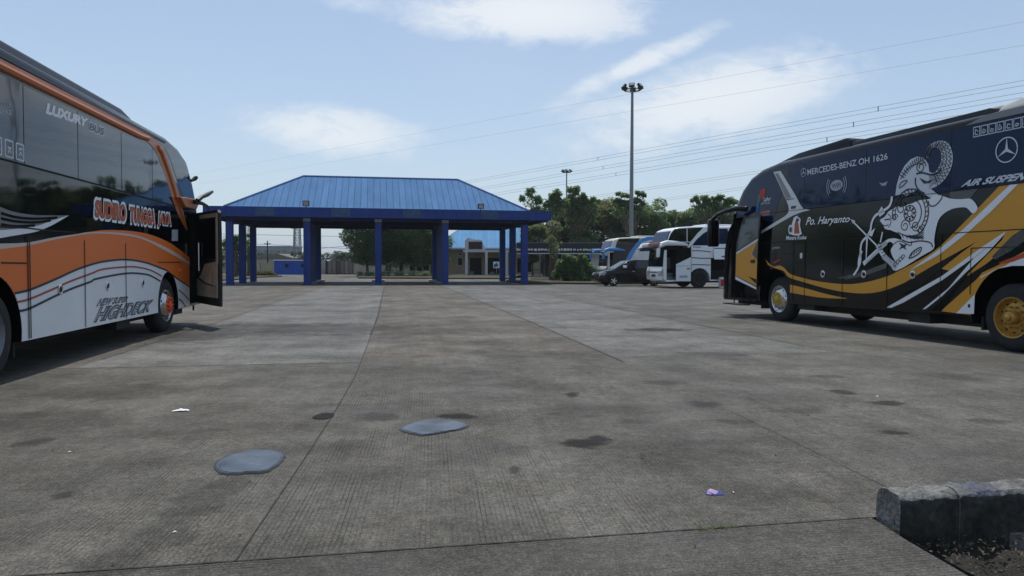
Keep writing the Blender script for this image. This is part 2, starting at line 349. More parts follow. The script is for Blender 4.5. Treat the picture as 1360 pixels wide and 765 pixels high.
# corrugated / ribbed sheet: colour lines along one local axis
def ribbed(name, col, axis, per, dark=.55, width=.12, rough=.45, noise=.15, metal=0.0):
    m = bpy.data.materials.new(name); m.use_nodes = True; t = m.node_tree; b = t.nodes['Principled BSDF']; b.inputs['Roughness'].default_value = rough
    b.inputs['Metallic'].default_value = metal; b.inputs['Specular IOR Level'].default_value = .12
    tcn = t.nodes.new('ShaderNodeTexCoord'); sp_ = t.nodes.new('ShaderNodeSeparateXYZ'); t.links.new(tcn.outputs['Object'], sp_.inputs[0])
    a = t.nodes.new('ShaderNodeMath'); a.operation = 'MULTIPLY'; a.inputs[1].default_value = 1 / per; t.links.new(sp_.outputs[axis], a.inputs[0])
    fr = t.nodes.new('ShaderNodeMath'); fr.operation = 'FRACT'; t.links.new(a.outputs[0], fr.inputs[0])
    tri = t.nodes.new('ShaderNodeMath'); tri.operation = 'PINGPONG'; tri.inputs[1].default_value = .5; t.links.new(fr.outputs[0], tri.inputs[0])
    mr = t.nodes.new('ShaderNodeMapRange'); mr.interpolation_type = 'SMOOTHSTEP'; mr.inputs[1].default_value = 0; mr.inputs[2].default_value = width; mr.inputs[3].default_value = dark; mr.inputs[4].default_value = 1
    t.links.new(tri.outputs[0], mr.inputs[0])
    fl = t.nodes.new('ShaderNodeMath'); fl.operation = 'FLOOR'; t.links.new(a.outputs[0], fl.inputs[0])
    wn_ = t.nodes.new('ShaderNodeTexWhiteNoise'); wn_.noise_dimensions = '1D'; t.links.new(fl.outputs[0], wn_.inputs['W'])
    m2 = t.nodes.new('ShaderNodeMapRange'); m2.inputs[3].default_value = 1 - noise; m2.inputs[4].default_value = 1 + noise; t.links.new(wn_.outputs[0], m2.inputs[0])
    k = t.nodes.new('ShaderNodeMath'); k.operation = 'MULTIPLY'; t.links.new(mr.outputs[0], k.inputs[0]); t.links.new(m2.outputs[0], k.inputs[1])
    vm = t.nodes.new('ShaderNodeVectorMath'); vm.operation = 'SCALE'; vm.inputs[0].default_value = col; t.links.new(k.outputs[0], vm.inputs['Scale']); t.links.new(vm.outputs[0], b.inputs['Base Color'])
    mpp = t.nodes.new('ShaderNodeMapping'); mpp.inputs['Scale'].default_value = (1.2, .25, .6); t.links.new(tcn.outputs['Object'], mpp.inputs[0]); nn = t.nodes.new('ShaderNodeTexNoise'); nn.inputs['Scale'].default_value = 1; nn.inputs['Detail'].default_value = 8; nn.inputs['Roughness'].default_value = .7; t.links.new(mpp.outputs[0], nn.inputs['Vector']); m3 = t.nodes.new('ShaderNodeMapRange'); m3.inputs[1].default_value = .3; m3.inputs[2].default_value = .7; m3.inputs[3].default_value = .82; m3.inputs[4].default_value = 1.12; t.links.new(nn.outputs['Fac'], m3.inputs[0]); k2 = t.nodes.new('ShaderNodeMath'); k2.operation = 'MULTIPLY'; t.links.new(k.outputs[0], k2.inputs[0]); t.links.new(m3.outputs[0], k2.inputs[1]); t.links.new(k2.outputs[0], vm.inputs['Scale'])
    bp = t.nodes.new('ShaderNodeBump'); bp.inputs['Strength'].default_value = .6; bp.inputs['Distance'].default_value = .03; t.links.new(mr.outputs[0], bp.inputs['Height']); t.links.new(bp.outputs[0], b.inputs['Normal'])
    return m
M['roof_blue'] = ribbed('blue_roof_sheet', (.095, .205, .385), 0, .42, .55, .1, .95, .06)
M['roof_blue2'] = ribbed('pale_blue_roof_sheet', (.14, .31, .52), 0, .5, .8, .1, .95, .04)
M['roof_blue_side'] = ribbed('blue_roof_sheet_side', (.095, .205, .385), 1, .42, .55, .1, .95, .06)
M['fence_sheet'] = ribbed('fence_sheet', (.20, .17, .15), 0, .55, .5, .2, .8, .4)
M['fence_wall'] = ribbed('fence_wall', (.40, .34, .25), 0, 2.4, .5, .06, .85, .1)
# ------------------------------------------------------------------ ground
GX, GY = Vector((.984, .179, 0)), Vector((-.179, .984, 0)); GA = math.atan2(.179, .984)
JT = [gp(309.4, 750.6), gp(404.7, 609.4), gp(442.9, 550), gp(471.8, 500), gp(488, 458)]
JT = [(-20, -.75), (0, -.95)] + [(p.y, p.x) for p in JT] + [(18.4, -3.35), (43, -7.45), (110, -18.5), (400, -66)]
def cc(Y):
    for i in range(len(JT) - 1):
        if Y <= JT[i + 1][0] or i == len(JT) - 2:
            a, b = JT[i], JT[i + 1]; t = (Y - a[0]) / (b[0] - a[0]); return a[1] + (b[1] - a[1]) * t
SL = .19; V0 = 3.42
def uvw(u, v):
    X = u; Y = v
    for _ in range(12): Y = v + SL * X; X = cc(Y) + u
    return X, Y
def ground_mat():
    m = bpy.data.materials.new('concrete'); m.use_nodes = True; t = m.node_tree; b = t.nodes['Principled BSDF']
    L = t.links.new
    def nd(ty, **k):
        n = t.nodes.new(ty)
        for a, v in k.items(): setattr(n, a, v)
        return n
    def mth(op, a, b_=None, c=None, cl=False):
        n = nd('ShaderNodeMath', operation=op, use_clamp=cl)
        for i, v in enumerate((a, b_, c)):
            if v is None: continue
            if isinstance(v, (int, float)): n.inputs[i].default_value = v
            else: L(v, n.inputs[i])
        return n.outputs[0]
    geo = nd('ShaderNodeNewGeometry'); pos = geo.outputs['Position']
    uvn = nd('ShaderNodeUVMap', uv_map='UV'); su = nd('ShaderNodeSeparateXYZ'); L(uvn.outputs[0], su.inputs[0])
    def noise(s, d, r=.6, vec=pos, dist=0.0):
        n = nd('ShaderNodeTexNoise'); n.inputs['Scale'].default_value = s; n.inputs['Detail'].default_value = d; n.inputs['Roughness'].default_value = r; n.inputs['Distortion'].default_value = dist
        L(vec, n.inputs['Vector']); return n.outputs['Fac']
    def mr(f, a, b_, c, d, sm=True):
        n = nd('ShaderNodeMapRange'); n.interpolation_type = 'SMOOTHSTEP' if sm else 'LINEAR'
        for i, v in enumerate((a, b_, c, d)): n.inputs[i + 1].default_value = v
        L(f, n.inputs[0]); return n.outputs[0]
    att = nd('ShaderNodeVertexColor', layer_name='tone')
    big = mr(noise(.35, 7, .68), .3, .7, .70, 1.24); med = mr(noise(1.6, 7, .65), .3, .72, .76, 1.16); fine = mr(noise(22, 6, .7), .3, .7, .70, 1.22)
    grit = mth('MULTIPLY', mr(noise(75, 4, .9), .36, .66, .42, 1.42), mth('MULTIPLY', mr(noise(7, 5, .7), .3, .7, .84, 1.12), mr(noise(38, 2, .9, dist=.5), .56, .70, 1.0, .68)))
    f = mth('MULTIPLY', mth('MULTIPLY', big, med), mth('MULTIPLY', fine, grit))
    # broom / tine grooves running along the lane, worn away in patches
    wv = mth('ADD', mth('MULTIPLY', su.outputs[0], 1.0), mth('MULTIPLY', noise(1.3, 3), .012))
    per = .026
    tri = mth('PINGPONG', mth('FRACT', mth('DIVIDE', wv, per)), .5)
    gid = nd('ShaderNodeTexWhiteNoise', noise_dimensions='1D'); L(mth('FLOOR', mth('DIVIDE', wv, per)), gid.inputs['W'])
    groove = mr(tri, .0, .2, 1, 0)
    groove = mth('MULTIPLY', groove, mr(gid.outputs[0], 0, 1, .15, 1.0, False))
    worn = mr(noise(.75, 5, .6, dist=.4), .38, .58, .18, 1.0)
    cbv = nd('ShaderNodeCombineXYZ'); L(mth('MULTIPLY', su.outputs[0], 14), cbv.inputs[0]); L(mth('MULTIPLY', su.outputs[1], 1.2), cbv.inputs[1])
    brk = mr(noise(1, 4, .7, cbv.outputs[0]), .36, .58, .25, 1.0)
    groove = mth('MULTIPLY', mth('MULTIPLY', groove, worn), brk)
    f = mth('MULTIPLY', f, mth('SUBTRACT', 1, mth('MULTIPLY', groove, .75)))
    # streaks along the lane (tyre wear)
    cb2 = nd('ShaderNodeCombineXYZ'); L(mth('MULTIPLY', su.outputs[0], 2.2), cb2.inputs[0]); L(mth('MULTIPLY', su.outputs[1], .12), cb2.inputs[1])
    f = mth('MULTIPLY', f, mr(noise(1, 6, .65, cb2.outputs[0]), .3, .7, .88, 1.09))
    cb3 = nd('ShaderNodeCombineXYZ'); L(mth('MULTIPLY', su.outputs[0], .35), cb3.inputs[0]); L(mth('MULTIPLY', su.outputs[1], 1.1), cb3.inputs[1])
    f = mth('MULTIPLY', f, mr(noise(1, 6, .65, cb3.outputs[0]), .55, .74, 1.0, .72))
    # hand placed stains (oil, damp) and plain dark smears in world metres
    spx = nd('ShaderNodeSeparateXYZ'); L(pos, spx.inputs[0])
    dn = nd('ShaderNodeTexNoise'); dn.inputs['Scale'].default_value = 5; dn.inputs['Detail'].default_value = 5; dn.inputs['Roughness'].default_value = .65; L(pos, dn.inputs['Vector'])
    sdn = nd('ShaderNodeSeparateColor'); L(dn.outputs['Color'], sdn.inputs[0])
    stain = None
    ST = [(775, 588, 30, 6, .55), (797, 584, 12, 5, .5), (505, 554, 26, 5, .35), (605, 553, 22, 4, .5), (683, 624, 7, 5, .35), (760, 524, 10, 3, .5), (935, 537, 20, 4, .35), (1178, 536, 20, 3.5, .45),
          (1120, 521, 16, 3, .45), (1100, 500, 22, 2.5, .3), (1190, 575, 16, 3, .4), (880, 508, 30, 3, .2), (700, 512, 60, 5, .22), (400, 436, 160, 7, .32), (255, 445, 60, 9, .35), (560, 440, 80, 5, .2),  # wide entries at the end darken the ground by the orange coach
          (876, 438, 40, 2.2, .5), (45, 588, 24, 5, .35), (82, 658, 14, 4, .35), (215, 712, 40, 24, .24), (262, 668, 38, 22, .28), (300, 646, 30, 14, .26), (160, 742, 50, 20, .25), (60, 560, 110, 14, .24), (120, 520, 120, 10, .24), (640, 600, 70, 16, .14), (900, 600, 90, 18, .14), (1010, 660, 80, 20, .12), (790, 545, 60, 8, .18), (690, 470, 90, 5, .2), (840, 560, 18, 3, .2), (1050, 545, 40, 4, .2),
          (470, 590, 30, 5, .15), (1260, 500, 60, 5, .2), (975, 560, 25, 3, .2), (640, 495, 30, 3, .2), (950, 470, 50, 3, .22), (1310, 560, 25, 4, .3)]
    for (x, y, rx, ry, s_) in ST:
        c = gp(x, y); rX = abs(gp(x + rx, y).x - c.x); rY = abs(gp(x, y - ry).y - c.y)
        dx = mth('MULTIPLY', mth('ADD', mth('SUBTRACT', spx.outputs[0], c.x), mth('MULTIPLY', mth('SUBTRACT', sdn.outputs[0], .5), rX * 2.6)), 1 / rX)
        dy = mth('MULTIPLY', mth('ADD', mth('SUBTRACT', spx.outputs[1], c.y), mth('MULTIPLY', mth('SUBTRACT', sdn.outputs[1], .5), rY * 2.6)), 1 / rY)
        d = mth('ADD', mth('MULTIPLY', dx, dx), mth('MULTIPLY', dy, dy))
        g = mth('MULTIPLY', mr(d, .2, 1.9, 1, 0), min(.78, s_ * 1.6))
        stain = g if stain is None else mth('MAXIMUM', stain, g)
    f = mth('MULTIPLY', f, mth('SUBTRACT', 1, stain))
    vo = nd('ShaderNodeTexVoronoi'); vo.inputs['Scale'].default_value = 2.6; vo.inputs['Randomness'].default_value = 1.0; L(pos, vo.inputs['Vector'])
    sc_ = nd('ShaderNodeSeparateColor'); L(vo.outputs['Color'], sc_.inputs[0])
    rad_ = mth('MULTIPLY', mr(sc_.outputs[0], .55, 1.0, 0, .11, False), mr(noise(.5, 3), .45, .6, .2, 1))
    drip = mth('MULTIPLY', mr(mth('SUBTRACT', mth('ADD', vo.outputs['Distance'], mth('MULTIPLY', mth('SUBTRACT', noise(30, 4), .5), .07)), rad_), -.02, .02, 1, 0), mth('GREATER_THAN', rad_, .004))
    f = mth('MULTIPLY', f, mth('SUBTRACT', 1, mth('MULTIPLY', drip, .38)))
    vm = nd('ShaderNodeVectorMath', operation='SCALE'); L(att.outputs[0], vm.inputs[0]); L(f, vm.inputs['Scale'])
    L(vm.outputs[0], b.inputs['Base Color'])
    rg = mr(noise(1.1, 5), .3, .7, .55, .85); L(mth('ADD', rg, .15), b.inputs['Roughness']); b.inputs['Specular IOR Level'].default_value = .25
    h = mth('SUBTRACT', mth('MULTIPLY', noise(45, 5), .5), mth('MULTIPLY', groove, 1.0))
    bp = nd('ShaderNodeBump'); bp.inputs['Strength'].default_value = .55; bp.inputs['Distance'].default_value = .006; L(h, bp.inputs['Height']); L(bp.outputs[0], b.inputs['Normal'])
    return m
M['concrete'] = ground_mat()
BROWN, GREY, LITE, NEARC = (.157, .141, .116), (.157, .151, .133), (.183, .179, .164), (.133, .124, .105)
def sheet(name, us, vs, fn, tone, z, m):
    vv = []; ff = []; uv = []; col = []
    for j, v in enumerate(vs):
        for i, u in enumerate(us):
            x, y = fn(u, v); vv.append((x, y, z))
    n = len(us)
    for j in range(len(vs) - 1):
        for i in range(n - 1):
            ff.append((j * n + i, j * n + i + 1, (j + 1) * n + i + 1, (j + 1) * n + i))
            uv += [(us[i], vs[j]), (us[i + 1], vs[j]), (us[i + 1], vs[j + 1]), (us[i], vs[j + 1])]
            col += [tone((us[i] + us[i + 1]) / 2, (vs[j] + vs[j + 1]) / 2)] * 4
    me = bpy.data.meshes.new(name); me.from_pydata(vv, [], ff); me.materials.append(m)
    me.uv_layers.new(name='UV'); me.color_attributes.new('tone', 'FLOAT_COLOR', 'CORNER')
    ul = me.uv_layers['UV']; cl_ = me.color_attributes['tone']
    for k in range(len(uv)): ul.data[k].uv = uv[k]; cl_.data[k].color = (*col[k], 1)
    o = bpy.data.objects.new(name, me); C.objects.link(o); tag(o, kind='structure'); return o
LANE = 3.52
us = sorted(set([k * LANE for k in range(-16, 20)]))
vs_ = [V0, 3.8, 4.3, 5, 6, 7, 8.2, 9.5, 10.15, 12, 14, 17, 21, 27, 35, 44, 55, 70, 90, 130]
VJ = 10.15
random.seed(3); lane_var = {k: random.uniform(.94, 1.06) for k in range(-30, 30)}
def tone(u, v):
    k = math.floor(u / LANE); f_ = lane_var[k]
    if k == 0: c = NEARC if v < VJ else BROWN
    elif k == -1: c = NEARC if v < VJ else LITE
    elif k == 1: c = tuple((a + b) / 2 for a, b in zip(NEARC, GREY)) if v < VJ else LITE; f_ = 1
    elif k < -1: c = NEARC if v < VJ else GREY
    else: c = GREY
    if k == -2 and v > VJ: c = BROWN
    return tuple(x * f_ for x in c)
tag(sheet('yard_pavement', us, vs_, uvw, tone, 0, M['concrete']), 'grooved concrete yard', None)
# apron in front of the camera, brushed the other way; edge against the drain
EDGE = [(1.985, -3), (1.96, 2.6), (1.946, 3.08), (1.914, 3.297), (1.875, 3.535), (1.86, V0 + SL * 1.86)]
def apron_fn(u, v):      # u runs 0..1 across, v row 0..1 towards the joint
    def ex(Y):
        for i in range(len(EDGE) - 1):
            if Y <= EDGE[i + 1][1] or i == len(EDGE) - 2:
                a, b = EDGE[i], EDGE[i + 1]; t = (Y - a[1]) / (b[1] - a[1]); return a[0] + (b[0] - a[0]) * t
    xr = ex(-3 + v * 6.77) if v < 1 else 1.86
    X = -25 + (xr + 25) * u
    ytop = V0 - .006 + SL * X; Y = -6 + (ytop + 6) * v
    return X, Y
def apron():
    us2 = [i / 24 for i in range(25)]; vs2 = [i / 30 for i in range(31)]
    o = sheet('apron', us2, vs2, apron_fn, lambda u, v: (.110, .104, .089), 0, M['concrete'])
    me = o.data; ul = me.uv_layers['UV']          # grooves run across here
    for lp in me.loops:
        c = me.vertices[lp.vertex_index].co; ul.data[lp.index].uv = (c.y - SL * c.x + 40, c.x)
    return o
apron()
gb = MB(); gb.add([(-3000, -2000, -.34), (3000, -2000, -.34), (3000, 5000, -.34), (-3000, 5000, -.34)], [(0, 1, 2, 3)], mat('earth', (.13, .115, .085), .95, noise=[(.02, .3, 6), (.5, .25, 6)]))
tag(gb.build('ground'), kind='structure')
o_ = sheet('yard_pavement', [0, 1, 2], [0, 1, 2], lambda u, v: ((7.2, 30, 60)[u], -6 + (V0 - .0 + SL * (7.2, 30, 60)[u] + 6) * v / 2), lambda u, v: (.12, .113, .096), 0, M['concrete'])
def bed():
    b = MB(); nx, ny = 60, 40; vs = []
    rr = random.Random(5)
    from mathutils import noise as mn
    for j in range(ny + 1):
        for i in range(nx + 1):
            x = 1.9 + 5.4 * (i / nx) ** 1.5; y = -1 + (V0 + SL * x + .1 + 1) * (j / ny)
            z = -.13 + .07 * mn.noise((x * 4, y * 4, 0)) + .035 * mn.noise((x * 13, y * 13, 3)) + .012 * mn.noise((x * 40, y * 40, 1))
            vs.append((x, y, z))
    fs = [(j * (nx + 1) + i, j * (nx + 1) + i + 1, (j + 1) * (nx + 1) + i + 1, (j + 1) * (nx + 1) + i) for j in range(ny) for i in range(nx)]
    b.add(vs, fs, M['soil']); return tag(b.build('drain_bed', sm=True), kind='structure')
bed()
mled = mat('broken_concrete', (.20, .19, .17), .9, noise=[(7, .4, 7)], bump=(25, .8, .02))
lb = MB()
p = [gp(1300, 697, -.06), gp(1335, 692, -.06), gp(1500, 694, -.06), gp(1500, 716, -.06), gp(1350, 709, -.06), gp(1318, 704, -.06)]
lb.slab([(q.x, q.y) for q in p], -.16, -.06, mled); tag(lb.build('drain_ledge', bevel=.008), kind='structure')
# litter in the drain: leaves and stones, uncountable
lt = MB(); rr = random.Random(11)
mdl = mat('dry_leaf', (.12, .08, .045), .8, noise=[(9, .5, 4)]); mst = mat('pebble', (.10, .095, .08), .85, noise=[(30, .4, 4)]); mpl = mat('dull_leaf', (.07, .08, .04), .8)
for k in range(3200):
    x = 1.93 + rr.random() ** 1.2 * 1.9; y = 2.3 + rr.random() * (V0 + SL * x - 2.35)
    if y > V0 + SL * x - .02: continue
    s_ = rr.uniform(.005, .019); z = -.10 + rr.random() * .05
    Rm = Matrix.Translation((x, y, z)) @ Euler((rr.uniform(-.7, .7), rr.uniform(-.7, .7), rr.uniform(0, 6.3))).to_matrix().to_4x4()
    if k % 3: lt.add([Rm @ Vector(q) for q in ((-s_, 0, 0), (0, -s_ * .45, .003), (s_, 0, 0), (0, s_ * .45, .004))], [(0, 1, 2, 3)], mdl if k % 2 else mpl)
    else: s_ *= rr.choice((.3, .4, .6, .9)); q_ = [Rm @ (Vector(d) * s_ * rr.uniform(.5, 1.0)) for d in ((1, 0, 0), (0, 1, 0), (-1, 0, 0), (0, -1, 0), (.1, .1, .7), (.1, -.1, -.7))]; lt.add(q_, [(0, 1, 4), (1, 2, 4), (2, 3, 4), (3, 0, 4), (1, 0, 5), (2, 1, 5), (3, 2, 5), (0, 3, 5)], mst)
tag(lt.build('leaf_litter'), 'dry leaves and grit lying in the dark drain beside the kerb', 'leaf litter', kind='stuff')
# kerb at the drain: two cast blocks, worn paint
def kerb_mat():
    m = mat('kerb_concrete', (.23, .225, .20), .9, noise=[(7, .6, 8), (40, .5, 5)], bump=(35, 1.0, .015)); t = m.node_tree; b = t.nodes['Principled BSDF']
    src = b.inputs['Base Color'].links[0].from_socket; tc_ = t.nodes.new('ShaderNodeTexCoord'); sx_ = t.nodes.new('ShaderNodeSeparateXYZ'); t.links.new(tc_.outputs['Object'], sx_.inputs[0])
    n = t.nodes.new('ShaderNodeTexNoise'); n.inputs['Scale'].default_value = 14; n.inputs['Detail'].default_value = 8; n.inputs['Roughness'].default_value = .7; t.links.new(tc_.outputs['Object'], n.inputs['Vector'])
    def k_(op, *a):
        q = t.nodes.new('ShaderNodeMath'); q.operation = op; q.use_clamp = op == 'MULTIPLY'
        for i, v in enumerate(a):
            if isinstance(v, (int, float)): q.inputs[i].default_value = v
            else: t.links.new(v, q.inputs[i])
        return q.outputs[0]
    d = k_('SUBTRACT', .17, k_('ABSOLUTE', k_('SUBTRACT', sx_.outputs[0], .50)))        # faded paint band between .33 and .67 m
    mk = k_('MULTIPLY', k_('ADD', k_('MULTIPLY', d, 6), k_('MULTIPLY', k_('SUBTRACT', n.outputs['Fac'], .5), 5)), .75)
    mx = t.nodes.new('ShaderNodeMix'); mx.data_type = 'RGBA'; t.links.new(mk, mx.inputs['Factor']); t.links.new(src, mx.inputs['A']); mx.inputs['B'].default_value = (.075, .078, .125, 1)
    moss = t.nodes.new('ShaderNodeMix'); moss.data_type = 'RGBA'; t.links.new(mx.outputs['Result'], moss.inputs['A']); moss.inputs['B'].default_value = (.025, .025, .02, 1)
    n2 = t.nodes.new('ShaderNodeTexNoise'); n2.inputs['Scale'].default_value = 24; n2.inputs['Detail'].default_value = 8; n2.inputs['Roughness'].default_value = .75; t.links.new(tc_.outputs['Object'], n2.inputs['Vector'])
    t.links.new(k_('MULTIPLY', k_('SUBTRACT', n2.outputs['Fac'], .56), 9), moss.inputs['Factor']); t.links.new(moss.outputs['Result'], b.inputs['Base Color']); return m
KM = kerb_mat(); SIDE_SHADE = mat('drain_side_shade', (.04, .039, .033), .9, noise=[(7, .75, 8), (24, .6, 5)], bump=(30, .9, .012)); KB = mat('worn_blue_paint', (.10, .102, .13), .85, noise=[(11, .5, 8)], bump=(35, .7, .01))  # near-black colour paints the shade onto the drain-facing sides
kt = thing('kerb', 'weathered concrete kerb with mossy broken end at the drain', 'kerb', (1.88, V0 + SL * 1.88, 0), math.atan(SL) )
def kerb_seg(x0, x1, m, nm, taper0=0.0):
    b = MB(); n = max(2, int((x1 - x0) / .01)); vs = []; rr = random.Random(int(x0 * 100) + 3)
    from mathutils import noise as mn
    ring = [(.0, -.24), (.0, -.1), (.0, .0), (.0, .05), (.0, .10), (.006, .135), (.022, .155), (.05, .165), (.08, .167), (.11, .167), (.14, .163), (.160, .153), (.172, .13), (.178, .10), (.178, .05), (.178, 0), (.178, -.24)]
    for i in range(n + 1):
        x = x0 + (x1 - x0) * i / n
        for (y, z) in ring:
            d = .008 * mn.noise((x * 14, y * 22, z * 22)) + .004 * mn.noise((x * 50, y * 60, z * 60 + 9))
            vs.append((x + (0.02 * (z + .24) if i == 0 else 0) + (d if i == 0 else 0), y - .178 + d, z + d * 1.4))
    r = len(ring)
    fs = [(i * r + k, i * r + k + 1, (i + 1) * r + k + 1, (i + 1) * r + k) for i in range(n) for k in range(r - 1)] + [tuple(range(r)), tuple(range((n + 1) * r - 1, n * r - 1, -1))]
    b.add(vs, fs, m); ob_ = b.build(nm, kt, sm=True); ob_.data.materials.append(SIDE_SHADE)
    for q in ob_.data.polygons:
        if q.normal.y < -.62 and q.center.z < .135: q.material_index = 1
    return ob_
# side of the apron towards the drain, and the drain bed
db = MB()
for i in range(len(EDGE) - 1):
    a, b = EDGE[i], EDGE[i + 1]
    db.add([(a[0] + .001, a[1], -.003), (b[0] + .001, b[1], -.003), (b[0] + .02, b[1], -.3), (a[0] + .02, a[1], -.3)], [(0, 1, 2, 3)], SIDE_SHADE)
tag(db.build('apron_edge'), kind='structure')
kerb_seg(.0, .34, KM, 'kerb_block'); kerb_seg(.341, 2.2, KM, 'kerb_block'); kerb_seg(2.203, 5.2, KM, 'kerb_block')
# joints: thin dark filler lines
jm = mat('joint_filler', (.035, .033, .03), .9, noise=[(14, .5, 5)])
def joint(name, pts, wdt, z=.004):
    b = MB(); rr = random.Random(len(pts)); vs = []; n = len(pts)
    for i in range(n):
        a = Vector(pts[max(i - 1, 0)]); c = Vector(pts[min(i + 1, n - 1)]); t = (c - a).normalized(); nn = Vector((-t.y, t.x))
        ww = wdt * rr.uniform(.45, 1.0) * .5; o = nn * rr.uniform(-.1, .1) * wdt
        p = Vector(pts[i]) + o; vs += [(p.x + nn.x * ww, p.y + nn.y * ww, z), (p.x - nn.x * ww, p.y - nn.y * ww, z)]
    b.add(vs, [(2 * i, 2 * i + 1, 2 * i + 3, 2 * i + 2) for i in range(n - 1)], jm)
    return tag(b.build(name), kind='structure')
def vline(u, v0, v1, st): return [uvw(u, v0 + (v1 - v0) * i / int((v1 - v0) / st)) for i in range(int((v1 - v0) / st) + 1)]
joint('pavement_joint', vline(0, V0, 14, .05), .013); joint('pavement_joint', vline(0, 14, 44, .2), .05)
joint('pavement_joint', vline(LANE, V0, 6.2, .05), .006); joint('pavement_joint', vline(LANE, 9.6, 44, .2), .03)
for k in (-2, -1, 2, 3): joint('pavement_joint', vline(k * LANE, 11, 44, .2), .025)
def hline(v, u0, u1, st): return [uvw(u0 + (u1 - u0) * i / int((u1 - u0) / st), v) for i in range(int((u1 - u0) / st) + 1)]
joint('pavement_joint', [(x * .04, V0 - .003 + SL * x * .04) for x in range(-150, 47)], .012)
joint('pavement_joint', hline(VJ, -12, 0, .1), .025)
# ------------------------------------------------------------------ puddles
pm = mat('puddle_water', (.06, .066, .078), .04, ior=1.33, noise=[(5, .8, 6), (16, .4, 5)]); wet = mat('wet_rim', (.022, .021, .019), .5, noise=[(20, .5, 5)])
_t = pm.node_tree; _n = _t.nodes.new('ShaderNodeTexNoise'); _n.inputs['Scale'].default_value = 4; _n.inputs['Detail'].default_value = 7; _tc = _t.nodes.new('ShaderNodeTexCoord'); _t.links.new(_tc.outputs['Object'], _n.inputs['Vector'])
_r = _t.nodes.new('ShaderNodeMapRange'); _r.inputs[1].default_value = .4; _r.inputs[2].default_value = .65; _r.inputs[3].default_value = .03; _r.inputs[4].default_value = .32; _t.links.new(_n.outputs['Fac'], _r.inputs[0]); _t.links.new(_r.outputs[0], _t.nodes['Principled BSDF'].inputs['Roughness'])
pe = mat('shallow_water', (.04, .039, .036), .16, ior=1.14, noise=[(18, .5, 6)]); pe2 = mat('shallow_water_inner', (.05, .052, .054), .10, ior=1.22, noise=[(12, .5, 6)])
def blob(px, wob, n=48, grow=1.0):
    c = (sum(q[0] for q in px) / len(px), sum(q[1] for q in px) / len(px)); out = []
    P = [px[-1]] + px + [px[0], px[1]]; sm_ = smooth(P, 6)[6:6 + 6 * len(px)]
    for k, (x, y) in enumerate(sm_):
        x = c[0] + (x - c[0]) * grow; y = c[1] + (y - c[1]) * grow
        q = gp(x + wob * (math.sin(k * 1.7) * .6 + math.sin(k * 4.1) * .5), y + wob * .3 * (math.sin(k * 2.3 + 1) + math.sin(k * 5.3))); out.append((q.x, q.y))
    return out
def puddle(px, label):
    r = thing('puddle', label, 'puddle', (0, 0, 0)); 
    b = MB(); b.slab(blob(px, .9, grow=1.03), .001, .004, wet); b.build('wet_rim', r)
    b = MB(); b.slab(blob(px, .8), .004, .006, pe); b.build('shallow_edge', r)
    b = MB(); b.slab(blob(px, .6, grow=.95), .006, .008, pe2); b.build('shallow_edge', r)
    b = MB(); b.slab(blob(px, .5, grow=.89), .008, .010, pm); b.build('water', r); return r
puddle([(285, 618), (300, 607), (325, 600), (350, 598), (372, 601), (378, 606), (372, 616), (355, 627), (325, 630), (295, 630)], 'round shallow puddle reflecting the sky, nearer the left edge')
puddle([(531, 571), (545, 563), (570, 558), (590, 558), (612, 561), (622, 566), (612, 571), (590, 575), (565, 579), (548, 577)], 'long thin puddle reflecting the sky, near the middle of the lane')
b = MB(); hp = [(415, 555), (425, 550), (442, 549), (442, 554), (432, 557), (420, 557)]; b.slab(blob(hp, .5), .001, .005, mat('oil_patch', (.006, .006, .006), .95))
tag(b.build('oil_patch'), 'small black oil patch at the pavement joint', 'oil stain')
# ------------------------------------------------------------------ text
def text_mesh(s, offset=0.0, shear=0.0, res=4):
    cu = bpy.data.curves.new('t', 'FONT'); cu.body = s; cu.size = 1; cu.offset = offset; cu.shear = shear; cu.resolution_u = res
    o = bpy.data.objects.new('t', cu); C.objects.link(o)
    dg = bpy.context.evaluated_depsgraph_get(); me = bpy.data.meshes.new_from_object(o.evaluated_get(dg))
    vs = [v.co.copy() for v in me.vertices]; fs = [tuple(p.vertices) for p in me.polygons]
    bpy.data.objects.remove(o); return vs, fs
def lettering(name, s, q, y, m, parent, offset=0.0, shear=0.0, pad=0.0):
    """q: uv quad (left baseline, right baseline, left top, right top) on the local x-z plane, at local y"""
    vs, fs = text_mesh(s, offset, shear)
    x0 = min(v.x for v in vs); x1 = max(v.x for v in vs); y0 = min(v.y for v in vs); y1 = max(v.y for v in vs)
    out = []
    for v in vs:
        a = (v.x - x0) / (x1 - x0); c = (v.y - y0) / (y1 - y0)
        bl = [q[0][k] * (1 - a) + q[1][k] * a for k in (0, 1)]; tl = [q[2][k] * (1 - a) + q[3][k] * a for k in (0, 1)]
        out.append((bl[0] * (1 - c) + tl[0] * c, y, bl[1] * (1 - c) + tl[1] * c))
    b = MB(); b.add(out, fs, m); me = b.build(name, parent)
    return me
def quad(P, lb, rb, lt, rt_): return [P(*lb), P(*rb), P(*lt), P(*rt_)]
def grow(q, dx, dz):
    return [(q[0][0] - dx, q[0][1] - dz), (q[1][0] + dx, q[1][1] - dz), (q[2][0] - dx, q[2][1] + dz), (q[3][0] + dx, q[3][1] + dz)]
